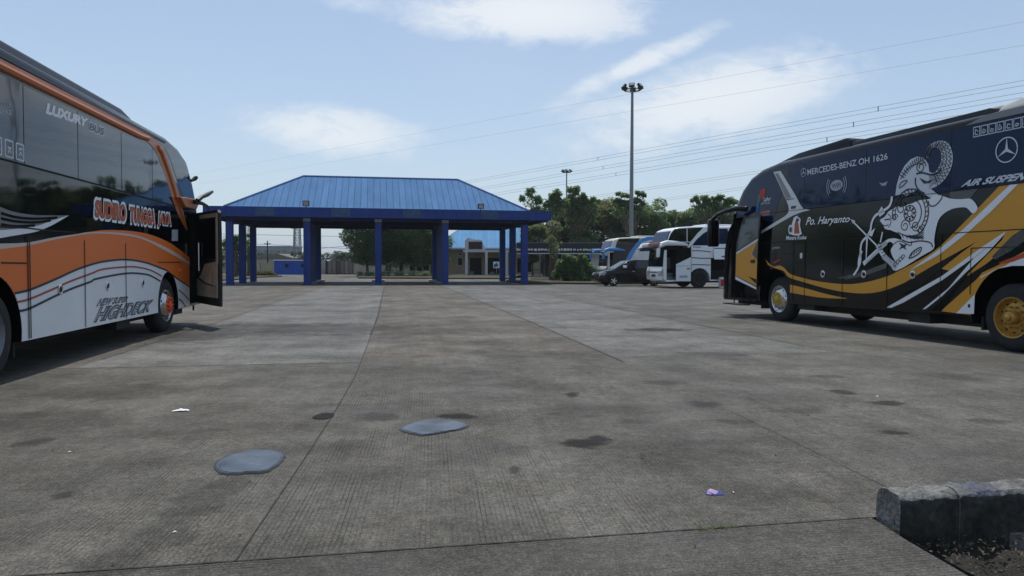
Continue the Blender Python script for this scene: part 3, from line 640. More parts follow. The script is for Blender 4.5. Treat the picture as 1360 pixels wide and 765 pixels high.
# ------------------------------------------------------------------ wheels
def bo_merge(rim, bo):
    me = rim.data; b = MB(); b.v = [tuple(v.co) for v in me.vertices]; b.f = [list(p.vertices) for p in me.polygons]; b.mats = list(me.materials); b.m = [p.material_index for p in me.polygons]
    base = len(b.v); b.v += bo.v; b.f += [[base + i for i in f] for f in bo.f]; b.m += [b.mat(bo.mats[k]) for k in bo.m]
    t = b.build('rim_tmp', sm=True); m2 = t.data; bpy.data.objects.remove(t); return m2
def bus_wheel(parent, x, y, style, side=1, r=.52, steer=0.0):
    """outer face towards local -y at y"""
    Mx = Matrix.Translation((x, y, r)) @ Matrix.Rotation(steer, 4, 'Z')
    if side < 0: Mx = Mx @ Matrix.Rotation(math.pi, 4, 'Z')
    k = r / .52
    b = MB()
    prof = [(.295, .02), (.31, .0), (.36, -.004), (.42, .002), (.47, .015), (.505, .045), (.519, .07), (.52, .10), (.514, .105), (.514, .115), (.52, .12), (.52, .17), (.514, .175), (.514, .185), (.52, .19), (.519, .22), (.505, .245), (.47, .275), (.40, .285), (.30, .27)]
    b.lathe([(a * k, c) for a, c in prof], M['rubber'], n=56)
    wh = b.build('wheel', parent, sm=True, M=Mx)
    rm = {'gold': M['goldmetal'], 'chrome_gold': M['chrome'], 'chrome_orange': M['chrome'], 'dark': M['under'], 'chrome': M['steel']}[style]
    b = MB()
    if style == 'gold':      # rear: deep dish with bolt circle and hub
        b.lathe([(.318 * k, .012), (.312 * k, -.004), (.295 * k, 0), (.28 * k, .05), (.265 * k, .085), (.24 * k, .075), (.205 * k, .06), (.0, .06)], rm)
        rim = b.build('rim', wh, sm=True)
        h = MB(); h.lathe([(.105, .06), (.105, -.03), (.09, -.055), (.055, -.06), (.05, -.085), (.035, -.095), (0, -.095)], rm, n=28); h.build('hub_cap', wh, sm=True)
        bo = MB()
        for i in range(10):
            a = math.tau * i / 10; Mm = Matrix.Translation((.163 * math.cos(a), 0, .163 * math.sin(a)))
            bo.lathe([(.017, .06), (.017, .015), (.01, .0), (0, .0)], M['goldmetal'], Mm, 10)
            Mm2 = Matrix.Translation((.222 * math.cos(a + .3), 0, .222 * math.sin(a + .3)))
            bo.lathe([(.022, .0655), (.0, .0655)], M['void'], Mm2, 12)
        rim.data = bo_merge(rim, bo)
    elif style in ('chrome_gold', 'chrome_orange'):
        b.lathe([(.318 * k, .012), (.312 * k, -.006), (.298 * k, -.002), (.285, .02), (.26, .03), (.22, -.03), (.19, -.045), (0, -.045)], rm)
        rim = b.build('rim', wh, sm=True)
        hm = M['goldbright'] if style == 'chrome_gold' else M['orangehub']
        h = MB(); h.lathe([(.165, -.04), (.165, -.055), (.15, -.062), (.08, -.058), (.072, -.085), (.055, -.095), (0, -.098)], hm, n=28); h.build('hub_cap', wh, sm=True)
        bo = MB()
        for i in range(10):
            a = math.tau * i / 10
            bo.lathe([(.016, -.07), (.016, -.095), (0, -.1)], hm, Matrix.Translation((.125 * math.cos(a), 0, .125 * math.sin(a))), 8)
            if i % 2 == 0 or style == 'chrome_gold':
                bo.lathe([(.024, -.004), (0, -.004)], M['void'], Matrix.Translation((.243 * math.cos(a + .3), .002, .243 * math.sin(a + .3))) @ Matrix.Rotation(.0, 4, 'X'), 12)
        if style == 'chrome_orange':
            for i in range(8):
                a = math.tau * i / 8; bo.lathe([(.021, -.0725), (0, -.0725)], M['void'], Matrix.Translation((.11 * math.cos(a + .2), 0, .11 * math.sin(a + .2))), 10)
        rim.data = bo_merge(rim, bo)
    else:
        b.lathe([(.315 * k, .012), (.305 * k, 0), (.28 * k, .05), (.2 * k, .07), (.11 * k, .06), (.1 * k, 0), (0, -.005)], rm, n=28)
        b.build('rim', wh, sm=True)
    return wh
def bus_body(root, profile, Wd, m, bev=.17, name='body'):
    b = MB(); b.prism(profile, 0, Wd, m)
    me = bpy.data.meshes.new(name); me.from_pydata(b.v, [], b.f); me.materials.append(m)
    bm = bmesh.new(); bm.from_mesh(me); bmesh.ops.recalc_face_normals(bm, faces=bm.faces)
    zc = 1.4
    es = []
    for e in bm.edges:
        a, c = e.verts
        if abs(a.co.y - c.co.y) < 1e-6 and min(a.co.z, c.co.z) > .5 and all(q.co.z > 1.4 or q.co.x < bus_body.x0 + .9 or q.co.x > bus_body.x1 - .5 for q in (a, c)): es.append(e)
    bmesh.ops.bevel(bm, geom=es, offset=bev, segments=5, profile=.5, affect='EDGES', clamp_overlap=True)
    bmesh.ops.recalc_face_normals(bm, faces=bm.faces); bm.to_mesh(me); bm.free()
    for p in me.polygons: p.use_smooth = True
    try: me.set_sharp_from_angle(angle=rad(30))
    except Exception: pass
    o = bpy.data.objects.new(name, me); C.objects.link(o); o.parent = root; return o
def cutbox(root, x0, x1, y0, y1, z0, z1):
    b = MB(); b.box(x0, x1, y0, y1, z0, z1, M['void']); o = b.build('cutter'); o.parent = root
    bpy.context.view_layer.update(); return o
def panel(name, root, polys, m, layer, th=.004, off=0.0, P=None):
    """flat painted areas on the side: polygons in local x-z"""
    y = off - layer * .0022
    if len(polys) <= 9 and name not in ('puppet_artwork', 'wifi_badge', 'star_emblem', 'icon_glyphs'):
        for p in polys: b = MB(); b.prism(p, y - .0018, y + .001, m); o = b.build(name, root)
        return o
    b = MB()
    for p in polys: b.prism(p, y - .0018, y + .001, m)
    return b.build(name, root)
def band(top, bot): return top + bot[::-1]
def seams(root, polys, layer, wd=.012, name='panel_gaps', m=None):
    y = -layer * .0022
    if name != 'panel_gaps' and len(polys) > 1:
        for q in polys: o = seams(root, [q], layer, wd, name, m)
        return o
    b = MB()
    for pl in polys:
        for (a, c) in zip(pl, pl[1:]):
            d = Vector((c[0] - a[0], c[1] - a[1])); 
            if d.length < 1e-6: continue
            d.normalize(); n = Vector((-d.y, d.x)) * wd / 2
            b.prism([(a[0] + n.x, a[1] + n.y), (c[0] + n.x, c[1] + n.y), (c[0] - n.x, c[1] - n.y), (a[0] - n.x, a[1] - n.y)], y - .0018, y + .001, m or M['seam'])
    return b.build(name, root)
def stroke(pts, w0, w1=None):
    """polyline -> band polygon in the x-z plane, width from w0 to w1"""
    w1 = w0 if w1 is None else w1; L_, R_ = [], []; n = len(pts)
    for i, p in enumerate(pts):
        a = Vector(pts[max(i - 1, 0)]); c = Vector(pts[min(i + 1, n - 1)]); d = (c - a)
        if d.length < 1e-9: continue
        d.normalize(); w_ = (w0 + (w1 - w0) * i / (n - 1)) / 2
        L_.append((p[0] - d.y * w_, p[1] + d.x * w_)); R_.append((p[0] + d.y * w_, p[1] - d.x * w_))
    return L_ + R_[::-1]
def disc(root, pts, r, layer, name, m, ring=None):
    for (x, z) in pts:
        b = MB(); b.lathe([(r, .002), (r, -layer * .0022 - .006), (r * .8, -layer * .0022 - .01), (r * .75, -layer * .0022 - .004), (0, -layer * .0022 - .004)], m, Matrix.Translation((x, 0, z)), 20)
        b.lathe([(r * .5, -layer * .0022 - .006), (r * .45, -layer * .0022 - .012), (0, -layer * .0022 - .012)], M['under'], Matrix.Translation((x, 0, z)), 14)
        b.build(name, root, sm=True)
# ================================================================== RIGHT BUS (black and gold)
a_, b_ = gp(1036, 427.3), gp(1340, 467.7)
RB = Plane(a_, (b_.x - a_.x, b_.y - a_.y))
rb = thing('coach_bus', 'black and gold coach with white shadow puppet archer artwork and an open front door', 'bus', RB.o, RB.ang)
x0, x1 = -2.78, 9.25; bus_body.x0, bus_body.x1 = x0, x1
FAC, RAC = (-.25, .60), (6.15, .52)
prof = [(x0, .55), (x0 + .02, 1.2), (-2.66, 1.8), (-2.42, 2.35), (-2.1, 2.9), (-1.8, 3.24), (-1.4, 3.5), (-.9, 3.64), (-.2, 3.71), (x1 - .35, 3.70), (x1 - .02, 3.3), (x1, .5), (7.2, .42)]
prof += arc(RAC[0], RAC[1], .80, -10, 190, 24) + [(5.3, .5), (.46, .44)] + arc(FAC[0], FAC[1], .63, -12, 192, 20) + [(-.98, .42), (-2.6, .40)]
body = bus_body(rb, prof, 2.5, M['black'])
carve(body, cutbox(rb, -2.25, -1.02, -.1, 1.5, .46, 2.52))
# openings seen: dark glass band, silver pillar etc.  P maps a photo pixel onto the bus side
P = RB
ch = MB(); ch.box(-2.5, 8.9, .35, 2.15, .30, .55, M['under']); ch.box(.6, 1.2, .05, .5, .34, .5, M['under']); ch.box(3.9, 4.4, .08, .6, .3, .5, M['under']); ch.box(-1.0, 7.2, .95, 1.5, .3, .9, M['under']); ch.build('chassis', rb)
for (xx, st) in ((-.2, 'chrome_gold'),): bus_wheel(rb, xx, .10, st, steer=rad(1))
bus_wheel(rb, 6.03, .05, 'gold'); bus_wheel(rb, -.12, 2.42, 'dark', -1); bus_wheel(rb, 6.03, 2.45, 'dark', -1)
gt = [(-1.52, 3.22), (-1.25, 3.42)] + [P(1022, 227.5), P(1042.7, 220.6)] + [(.83, 3.55), (x1 - .4, 3.545)]
vx = [P(1069, 250)[0], P(1151, 230)[0], P(1264, 220)[0], 7.4]
zb = 2.53
panel('side_glass', rb, [[(-.35, 2.3), (-1.95, 2.62), (-1.7, 3.05), (-1.5, 3.25), (-1.2, 3.42), P(1023, 227.5), P(1036, 240), (.0, 3.0)]], M['glass_blue'], 1)
edges = [P(1046, 223)[0], vx[0], vx[1], vx[2], vx[3], x1 - .35]
for i in range(5):
    panel('side_window', rb, [[(edges[i] + .012, zb), (edges[i + 1] - .012, zb), (edges[i + 1] - .012, 3.54), (edges[i] + .012, 3.54)]], M['glass_blue'], 1)
# gold field and sweeps, traced on the side
up = smooth(P.pts([(1016.8, 344.7), (1026.5, 353.6), (1035, 352.6), (1042, 356), (1047.6, 362.4), (1058, 366.8), (1088, 373.8), (1123.5, 377.3), (1150, 374.7), (1176.5, 367.6), (1194, 359.7), (1240, 334), (1280, 296), (1329, 245.5)]), 5)
lo = smooth(P.pts([(1020, 352), (1032, 357), (1041, 360), (1048.5, 368.5), (1070.6, 375.6), (1098.8, 383.5), (1123.5, 388), (1150, 389.7), (1176.5, 385.3), (1211.8, 371), (1247, 354.5)]), 5)
aR = arc(RAC[0], RAC[1], .805, 180, 60, 14)
gold_main = up + [(6.9, 2.52), (8.9, 2.52), (8.9, 1.7), (7.2, 1.32)] + aR[::-1][:1] + arc(RAC[0], RAC[1], .805, 60, 178, 14) + [(5.33, .515), P(1249.7, 413.2), P(1286, 366), P(1247, 356)] + lo[::-1]
panel('gold_livery', rb, [gold_main, band(smooth(P.pts([(1049.4, 378), (1070.6, 383), (1090, 388.5), (1106, 392.4), (1125, 396.2)])), smooth(P.pts([(1049.4, 388.5), (1068.8, 392), (1088, 395), (1106, 396.3), (1125, 396.6)])))], M['gold'], 1)
bk = [
    P.pts([(1296.7, 321.3), (1260, 341.4), (1234, 355.8), (1200, 376.5), (1176, 386), (1180, 392), (1205, 391), (1227.5, 376.7), (1247, 359.7), (1278, 335)]),
    P.pts([(1227, 377.5), (1200, 389), (1170, 402), (1178, 409.5), (1249.7, 414.5), (1286, 366), (1252, 399), (1291.5, 358.4), (1330.7, 319), (1334.6, 311.4), (1296.7, 341.4), (1252, 366)]),
    P.pts([(1364, 309), (1336, 329.7), (1309.8, 350.6), (1286, 366), (1249.7, 400), (1236, 413), (1249.7, 413.3), (1270, 395), (1296.7, 371.5), (1304.6, 362), (1330.7, 350), (1364, 332)])]
panel('black_livery', rb, bk, M['black'], 2)
panel('grey_livery', rb, [P.pts([(1364, 301), (1345, 313), (1333, 325), (1318, 341), (1322, 345), (1345, 332), (1364, 318)]), P.pts([(1262, 254), (1300, 250), (1286, 268), (1281, 266), (1262, 262)]),
                          P.pts([(1113, 369), (1150, 360), (1180, 348), (1178, 356), (1150, 366), (1125, 371)])], M['grey_fade'], 3)
wh = [
    P.pts([(1208, 359.6), (1245.5, 333), (1280, 304.5), (1308.5, 277), (1342, 245.5), (1353, 244.3), (1319, 279), (1286, 308.8), (1249.7, 337), (1225, 351)]),
    P.pts([(1336, 307.5), (1304.6, 328.4), (1252, 366.3), (1178, 408.3), (1184, 408.8), (1200, 402), (1252, 372), (1294, 342), (1334.6, 311.4)]),
    P.pts([(1334, 312), (1294, 343), (1260, 383), (1226, 410.7), (1230, 410.3), (1252, 393), (1283.7, 361.5), (1310, 338)]),
    P.pts([(1295.2, 391), (1270.6, 416), (1294, 417)]),
    P.pts([(1364, 338), (1346, 346), (1336, 353), (1322, 358), (1304, 367), (1302, 370), (1325.5, 357), (1345, 353), (1364, 353)])]
panel('white_livery', rb, wh, M['white'], 4)
AU = P(1276.7, 248)[0] + (P(1360, 240)[0] - P(1276.7, 248)[0]) * 14 / 9.6
lettering('lettering', 'AIR SUSPENSION', [P(1276.7, 248.5), (AU, P(1356, 240)[1]), P(1281, 239.5), (AU + .1, P(1356, 230)[1])], -.012, M['text_lgrey'], rb, .035, .3)
lettering('lettering', 'MERCEDES-BENZ OH 1626', quad(P, (1073, 233), (1179.6, 211.6), (1073, 225), (1179.6, 203.2)), -.012, M['text_lgrey'], rb, .012)
lettering('lettering', 'Po. Haryanto', quad(P, (1070.4, 302.4), (1129, 297.5), (1071.5, 288.5), (1130, 286)), -.012, M['text_white'], rb, .015, .35)
lettering('lettering', 'Menara Kudus', quad(P, (1044.5, 318.8), (1072, 317.6), (1044.5, 313.2), (1072, 312.4)), -.012, M['text_white'], rb, .02, .25)
lettering('lettering', 'Luhur', quad(P, (1015, 268), (1024.5, 266), (1015, 261.5), (1025, 261)), -.012, M['text_white'], rb, .01, .2)
lettering('lettering', 'NETWORK', quad(P, (1011.5, 272), (1024, 270.5), (1011.5, 269.4), (1024, 268)), -.012, M['text_lgrey'], rb, .0)
lettering('lettering', 'Jetliner', quad(P, (1026, 331.5), (1036.5, 331), (1026.5, 327.5), (1037, 327)), -.012, M['text_lgrey'], rb, .0, .3)
lettering('lettering', 'WiFi', quad(P, (1105.5, 250.5), (1117.5, 248.5), (1105.5, 244.5), (1117.5, 242)), -.014, M['text_dark'], rb, .02)
def ring_poly(cx, cz, r, wdt, n=36):
    o = arc(cx, cz, r, 0, 358, n); i = arc(cx, cz, r - wdt, 358, 0, n); return o + i
def emblem(cx, cz, r, m, nm):
    polys = [ring_poly(cx, cz, r, r * .09)]
    for k in range(3):
        a = rad(90 + 120 * k); t = (cx + r * .93 * math.cos(a), cz + r * .93 * math.sin(a))
        polys.append([t, (cx + r * .14 * math.cos(a - 1.05), cz + r * .14 * math.sin(a - 1.05)), (cx, cz), (cx + r * .14 * math.cos(a + 1.05), cz + r * .14 * math.sin(a + 1.05))])
    panel(nm, rb, polys, m, 6)
cx, cz = P(1337.8, 199); emblem(cx, cz, .195, M['text_lgrey'], 'star_emblem')
cx, cz = P(1067.8, 229); emblem(cx, cz, .095, M['text_lgrey'], 'star_emblem')
# wifi badge: a pill with waves
cx, cz = P(1111.6, 246.2)
panel('wifi_badge', rb, [[(cx + .16 * math.cos(t / 20 * math.tau) * (1.25), cz + .11 * math.sin(t / 20 * math.tau)) for t in range(20)]] +
      [stroke([(cx + s * r * math.cos(rad(a)), cz + r * .9 * math.sin(rad(a))) for a in range(-38, 39, 8)], .02) for s in (1, -1) for r in (.25, .31)] , M['text_grey'], 5)
# amenity icons
ic = []; icd = []
IS = (P(1352, 168)[0] - P(1298, 175)[0]) / 5
for i in range(9):
    u = P(1298, 175)[0] + i * IS; z = P(1298, 175)[1]
    o = [(u - .058, z - .082), (u + .058, z - .082), (u + .066, z - .082), (u + .066, z + .082), (u + .058, z + .082), (u - .058, z + .082), (u - .066, z + .082), (u - .066, z - .082)]
    q = [(u - .053, z - .068), (u + .053, z - .068), (u + .053, z + .068), (u - .053, z + .068)]
    ic.append(o); icd.append(q)
panel('amenity_icon', rb, ic, M['text_lgrey'], 5); panel('amenity_icon', rb, icd, M['glass_blue'], 6)
g_ = []
for i in range(9):
    u = P(1298, 175)[0] + i * IS; z = P(1298, 175)[1]
    g_ += [stroke([(u - .03, z - .04), (u - .015, z + .04 - .02 * (i % 3)), (u + .03, z - .01 * i % .04)], .014), stroke([(u - .02, z - .045), (u + .03, z - .045 + .02 * (i % 2))], .014)]
panel('icon_glyphs', rb, g_, M['text_lgrey'], 7)
# coloured sticker with tower shape, and the tower badge
panel('sticker', rb, [P.pts([(1010, 262), (1009, 254), (1012, 252), (1014, 249.5), (1017.5, 252), (1017, 256), (1015.5, 263), (1013, 266)])], M['red'], 5)
panel('sticker', rb, [P.pts([(1008, 257), (1010.5, 262), (1010.5, 268), (1007, 269)])], M['green'], 5)
panel('sticker', rb, [P.pts([(1006, 269), (1009, 269), (1008, 280), (1004, 284)])], M['cyan'], 5)
panel('sticker', rb, [P.pts([(1010.5, 281), (1023, 279), (1023.3, 285), (1011, 288)])], M['pale_red'], 5)
panel('tower_badge', rb, [P.pts([(1052, 312), (1052.5, 297), (1055, 289), (1059, 286.5), (1064, 291), (1063, 299), (1065.5, 311), (1060, 313)]), [(P(1050.6, 305)[0] + .085 * math.cos(a * .4), P(1050.6, 305)[1] + .11 * math.sin(a * .4)) for a in range(16)]], M['text_white'], 5)
panel('tower_badge', rb, [P.pts([(1055.5, 310.5), (1056, 298), (1057.5, 293), (1060.5, 294.5), (1061.5, 299), (1062.5, 310)])], mat('badge_brick', (.42, .10, .05), .6), 6)
panel('tower_badge', rb, [P.pts([(1057.5, 293), (1059, 289), (1062.5, 292), (1060.5, 294.5)]), [(P(1050.6, 305)[0] + .05 * math.cos(a * .4), P(1050.6, 305)[1] + .065 * math.sin(a * .4)) for a in range(16)]], M['text_dark'], 6)
# silver pillar with grey inset
sil = P.pts([(1027.8, 228.6), (1037.2, 226.9), (1047, 243), (1056.8, 259), (1063, 271), (1067.8, 277.4), (1077, 278.8), (1066, 281.5), (1055, 285.8), (1042.7, 292.4), (1028, 301), (1011.3, 310.3), (1011.3, 307), (1025.5, 298), (1036, 291.5), (1042.7, 287.5), (1047.2, 283), (1048.4, 278), (1047.2, 272), (1044.3, 265), (1036, 246)])
panel('silver_pillar', rb, [sil], M['silver'], 5)
panel('silver_pillar', rb, [P.pts([(1030, 230.5), (1034, 230), (1052, 262.5), (1044.8, 264.3)])], mat('grey_mesh_inset', (.28, .28, .27), .6), 6)
panel('silver_pillar', rb, [P.pts([(1043.8, 265), (1055, 263.2), (1055.3, 264.2), (1044, 266.3)]), P.pts([(1051.5, 274), (1058.5, 273), (1057, 277), (1051, 277.6)])], M['text_dark'], 6)
# gaps between panels and luggage hatches
sm1 = [P.pts([(1026, 322), (1118, 318.8)]) + [(6.2, 1.845), (9, 1.84)]]
sm1 = [[(-.95, 1.83), (3.0, 1.835), (6.2, 1.845), (9, 1.84)]]
hx = [P(1053.5, 370)[0], P(1069, 370)[0], P(1119, 380)[0], P(1178, 380)[0], P(1249.5, 370)[0]]
for hxx in hx: sm1.append([(hxx, .5), (hxx, 1.83)])
sm1.append(P.pts([(1289, 391), (1290.5, 329.5)]) + [(7.2, P(1290.5, 329.5)[1]), (7.2, 1.3)])
sm1.append(P.pts([(1024, 337.5), (1055, 336.8)])); sm1.append(P.pts([(1030, 330), (1030, 345)]))
sm1.append([(-.95, zb), (x1 - .3, zb)])
seams(rb, sm1, 5, .014)
panel('fuel_flap', rb, [P.pts([(1057, 324), (1070.5, 323.3), (1070, 349), (1056.5, 350)])], M['under'], 2)
panel('fuel_flap', rb, [P.pts([(1058, 325), (1069.5, 324.4), (1069.2, 348), (1057.7, 349)])], M['black'], 3); panel('latch', rb, [P.pts([(1063, 336), (1066.3, 336), (1066, 343), (1063, 343.3)])], M['text_lgrey'], 4)
disc(rb, P.pts([(1093.5, 364), (1148, 364.3), (1212.8, 365)]), .075, 5, 'hatch_lock', M['chrome'])
panel('side_marker', rb, [P.pts([(1026, 349), (1036.5, 343.5), (1037, 345.5), (1029, 350)])], M['red'], 5)
panel('side_marker', rb, [P.pts([(1327, 349), (1364, 335), (1364, 341), (1345, 348), (1330, 350.5)])], mat('orange_red_label', (.5, .07, .02), .5), 5)
panel('latch', rb, [P.pts([(1286.5, 404), (1289.3, 404), (1289.3, 408.5), (1286.5, 408.5)])], M['void'], 6)
# shadow puppet archer
WH = mat('artwork_white', (.84, .86, .88), .6); WG = mat('artwork_grey', (.62, .66, .71), .6); LN = mat('artwork_line', (.02, .025, .035), .5)
head = P.pts([(1189.8, 259.7), (1191.8, 245.4), (1195.7, 232.3), (1202, 220.5), (1210, 211.8), (1219, 207.8), (1227.7, 209.4), (1233.6, 218), (1235, 228), (1243, 232), (1247, 240), (1240, 246), (1236, 250), (1245.4, 257.5), (1250, 261), (1237.5, 263), (1228, 258), (1219, 252.5), (1210, 257), (1203.5, 260.6), (1201.5, 257.5), (1196, 258.5)])
ho = smooth(P.pts([(1231, 209), (1231.8, 199.6), (1237.5, 191), (1250.6, 186.8), (1261, 191.8), (1266, 206), (1264.3, 221.8), (1257, 236), (1246.7, 246), (1235, 251.5)]), 5)
hi = smooth(P.pts([(1233.8, 209.4), (1236, 200.5), (1242.7, 195.5), (1249.5, 199.6), (1251.2, 211), (1248, 221), (1243, 228), (1235, 232)]), 5)
torso = smooth(P.pts([(1213, 270), (1222, 266), (1236, 264), (1240, 259.5), (1250.7, 259.5), (1262, 263.5), (1278, 264.6), (1291, 264.4), (1299.5, 276.5), (1293, 283.5), (1284.4, 275.8), (1272, 276), (1262, 279), (1253, 285), (1247, 293), (1243.5, 306), (1241.6, 318.6), (1240.8, 330.3), (1225, 340), (1192, 359.3), (1183, 352), (1172.3, 342.5), (1176, 338), (1185, 345), (1191, 349), (1186, 340), (1184, 332), (1187.5, 325), (1183, 321), (1178, 324), (1172, 330), (1168, 327), (1178, 319), (1182.7, 317), (1190, 316.5), (1198.4, 318.6), (1195.8, 311), (1187, 307), (1184, 305.6), (1176.5, 304), (1174, 299), (1169.7, 292.4), (1176, 288), (1181, 281), (1188, 277), (1192, 274), (1199, 275), (1206, 272)]), 3)
bow = stroke(smooth(P.pts([(1185.4, 261), (1184.5, 268), (1181, 275), (1171, 281.5), (1163, 287), (1158.5, 296), (1157, 305), (1152.7, 313.3), (1145.5, 322), (1143.6, 334), (1143.5, 347), (1140, 357), (1134.4, 365.6)]), 4), .05, .045)
panel('puppet_artwork', rb, [head, ho + hi[::-1]], WG, 5)
panel('puppet_artwork', rb, [torso, bow, stroke(P.pts([(1131.8, 292.4), (1172, 333)]), .03), P.pts([(1130.5, 291), (1137, 293.5), (1133.5, 297)]),
    stroke(P.pts([(1152.5, 313), (1151, 349), (1178, 322)]), .05), stroke(P.pts([(1178, 322), (1147.5, 350.5)]), .085), stroke(smooth(P.pts([(1166, 325), (1171, 334), (1176, 341), (1192, 357)])), .10),
    stroke(smooth(P.pts([(1145, 333), (1141.5, 345), (1140.5, 355)])), .07, .02), stroke(P.pts([(1173, 308), (1170, 322)]), .03), P.pts([(1167, 282), (1172, 274), (1176, 283), (1169, 288)]), P.pts([(1152, 312), (1163, 303), (1159, 314)])], WH, 6)
def uvsp(cx, cy, r, turns=1.6, n=30): # spiral round a pixel centre, real radius r
    u, z = P(cx, cy); return [(u + r * (1 - i / n * .75) * math.cos(turns * math.tau * i / n), z + r * (1 - i / n * .75) * math.sin(turns * math.tau * i / n)) for i in range(n + 1)]
ln = []
u, z = P(1209.5, 283.5)
ln += [stroke(arc(u, z, .43, -60, 190, 30), .022), stroke(arc(u, z, .36, -60, 190, 30), .018), stroke(arc(u, z, .14, 0, 350, 20), .02), stroke(arc(u, z, .06, 0, 350, 12), .02), stroke(arc(u + .02, z, .25, -90, 100, 20), .02)]
for k in range(22):
    a = rad(-60 + 250 * k / 21); ln.append(stroke([(u + .37 * math.cos(a), z + .37 * math.sin(a)), (u + .42 * math.cos(a + .06), z + .42 * math.sin(a + .06))], .016))
for k in range(8):
    a = math.tau * k / 8; ln.append(arc(u + .1 * math.cos(a), z + .1 * math.sin(a), .025, 0, 340, 8))
for k in range(5): ln.append(stroke(smooth(P.pts([(1193 + k * 3, 308 + k * 1.5), (1204 + k * 3, 313 + k), (1218 + k * 2, 312 + k), (1228, 305 + k * 3)])), .016))
ln.append(stroke(uvsp(1198, 277, .12, 1.4), .018)); ln.append(stroke(uvsp(1190, 289, .07, 1.2), .014)); ln.append(stroke(uvsp(1203, 300, .12, 1.5), .016)); ln.append(stroke(uvsp(1217, 300, .1, -1.5), .016)); ln.append(stroke(uvsp(1224, 306, .07, 1.3), .014))
ln.append(stroke(P.pts([(1176, 292), (1183, 291)]), .025)); ln.append(stroke(smooth(P.pts([(1174, 299), (1178, 300), (1181, 298)])), .016)); ln.append(stroke(smooth(P.pts([(1180, 284), (1184, 288), (1184, 296), (1181, 302)])), .014))
for k in range(6): ln.append(stroke(P.pts([(1199 + k * 5, 311 + k * .4), (1201 + k * 5, 316 + k * .6)]), .014))
ln.append(stroke(smooth(P.pts([(1199, 318.5), (1209, 322), (1222, 320), (1236, 322), (1240, 328)])), .022)); ln.append(stroke(smooth(P.pts([(1187, 325), (1196, 320), (1210, 326), (1212, 320)])), .016))
ln.append(P.pts([(1195, 322), (1201, 325), (1206, 324), (1203, 328), (1205, 332), (1200, 329), (1195, 332), (1198, 327)]))
ln.append(stroke(smooth(P.pts([(1208, 343), (1212, 336), (1220, 330), (1225, 329), (1222, 336), (1213, 342), (1208, 343)])), .022))
for k in range(4): ln.append(stroke(P.pts([(1211 + k * 3.2, 341 - k * 2.4), (1213 + k * 3.2, 335.5 - k * 1.6)]), .016))
for k in range(4): ln.append(stroke(uvsp(1190 + k * 3.4, 352 - k * 3.4, .055, 1.1), .014))
ln.append(stroke(smooth(P.pts([(1234, 267), (1236, 273), (1243, 273), (1250, 266), (1253, 260)])), .02))
for k in range(5): ln.append(stroke(P.pts([(1165.5 + k * 2, 325 + k * 3.6), (1170 + k * 2, 323 + k * 3.6)]), .014))
# head details: eye, spiral, ear, horn scales
ln.append(stroke(uvsp(1224, 222, .12, 1.6), .016)); ln.append(stroke(smooth(P.pts([(1195, 248), (1199, 241.5), (1206, 240), (1200, 247), (1195, 250)])), .018)); ln.append(stroke(smooth(P.pts([(1200, 256), (1205, 252), (1209, 251)])), .018))
ln.append(stroke(smooth(P.pts([(1217, 236), (1217, 245), (1222, 253), (1229, 257)])), .025)); ln.append(stroke(smooth(P.pts([(1218, 231), (1226, 229.5), (1238, 232), (1248, 229), (1251, 224)])), .03)); ln.append(P.pts([(1222, 236), (1232, 241), (1240, 238), (1236, 243), (1228, 244)]))
for k in range(13):
    t = k / 12; a = P(1196 + 33 * t, 232 - 26 * math.sin(t * 1.55)); bq = P(1202 + 26 * t, 236 - 23 * math.sin(t * 1.5)); ln.append(stroke([a, bq], .017))
ln.append(stroke(smooth(P.pts([(1197, 238), (1205, 226), (1215, 219), (1230, 216)])), .016))
nh = min(len(ho), len(hi))
for k in range(2, 42):
    t = k / 44; a = ho[int(t * (len(ho) - 1))]; c = hi[int(t * (len(hi) - 1))]
    for (s0, s1) in ((.06, .34), (.42, .62), (.70, .94)):
        dd = .02 * (1 if k % 2 else -1)
        ln.append(stroke([(a[0] + (c[0] - a[0]) * s0, a[1] + (c[1] - a[1]) * s0 + dd), (a[0] + (c[0] - a[0]) * s1, a[1] + (c[1] - a[1]) * s1 - dd)], .013))
ln = [q for q in ln if len(q) >= 3]
panel('puppet_artwork', rb, ln, LN, 8)
panel('bird_decal', rb, [P.pts([(1168.5, 242.5), (1173, 243.5), (1180, 240.8), (1177, 246.5), (1172, 246.8)])], M['text_grey'], 5)
# roof furniture
rf = MB(); pr = [(-.9, 3.62), (-.75, 3.72), (.2, 3.86), (1.85, 3.93), (1.98, 3.84), (1.98, 3.62)]; rf.prism(pr, .28, 2.2, M['black']); rf.build('roof_pod', rb, sm=True, bevel=.03)
rf = MB(); pr = [(2.0, 3.66), (2.0, 3.82), (5.3, 3.83), (5.5, 3.78), (5.55, 3.66)]; rf.prism(pr, .28, 2.2, M['black']); rf.build('roof_pod', rb, bevel=.03)
rf = MB(); pr = [(2.6, 3.66), (2.7, 3.85), (5.45, 3.865), (5.5, 3.66)]; rf.prism(pr, .40, 2.1, M['cream']); rf.build('roof_pod', rb, bevel=.03)
rf = MB(); pr = [(5.45, 3.66), (5.6, 3.80), (5.95, 3.86), (7.8, 3.87), (8.1, 3.7)]; rf.prism(pr, .22, 2.2, M['cream']); rf.build('air_conditioner', rb, sm=True, bevel=.05)
panel('grey_livery', rb, [[(5.15, 3.56), (5.55, 3.66), (8.5, 3.67), (8.5, 3.56)]], M['mid_grey'], 2)
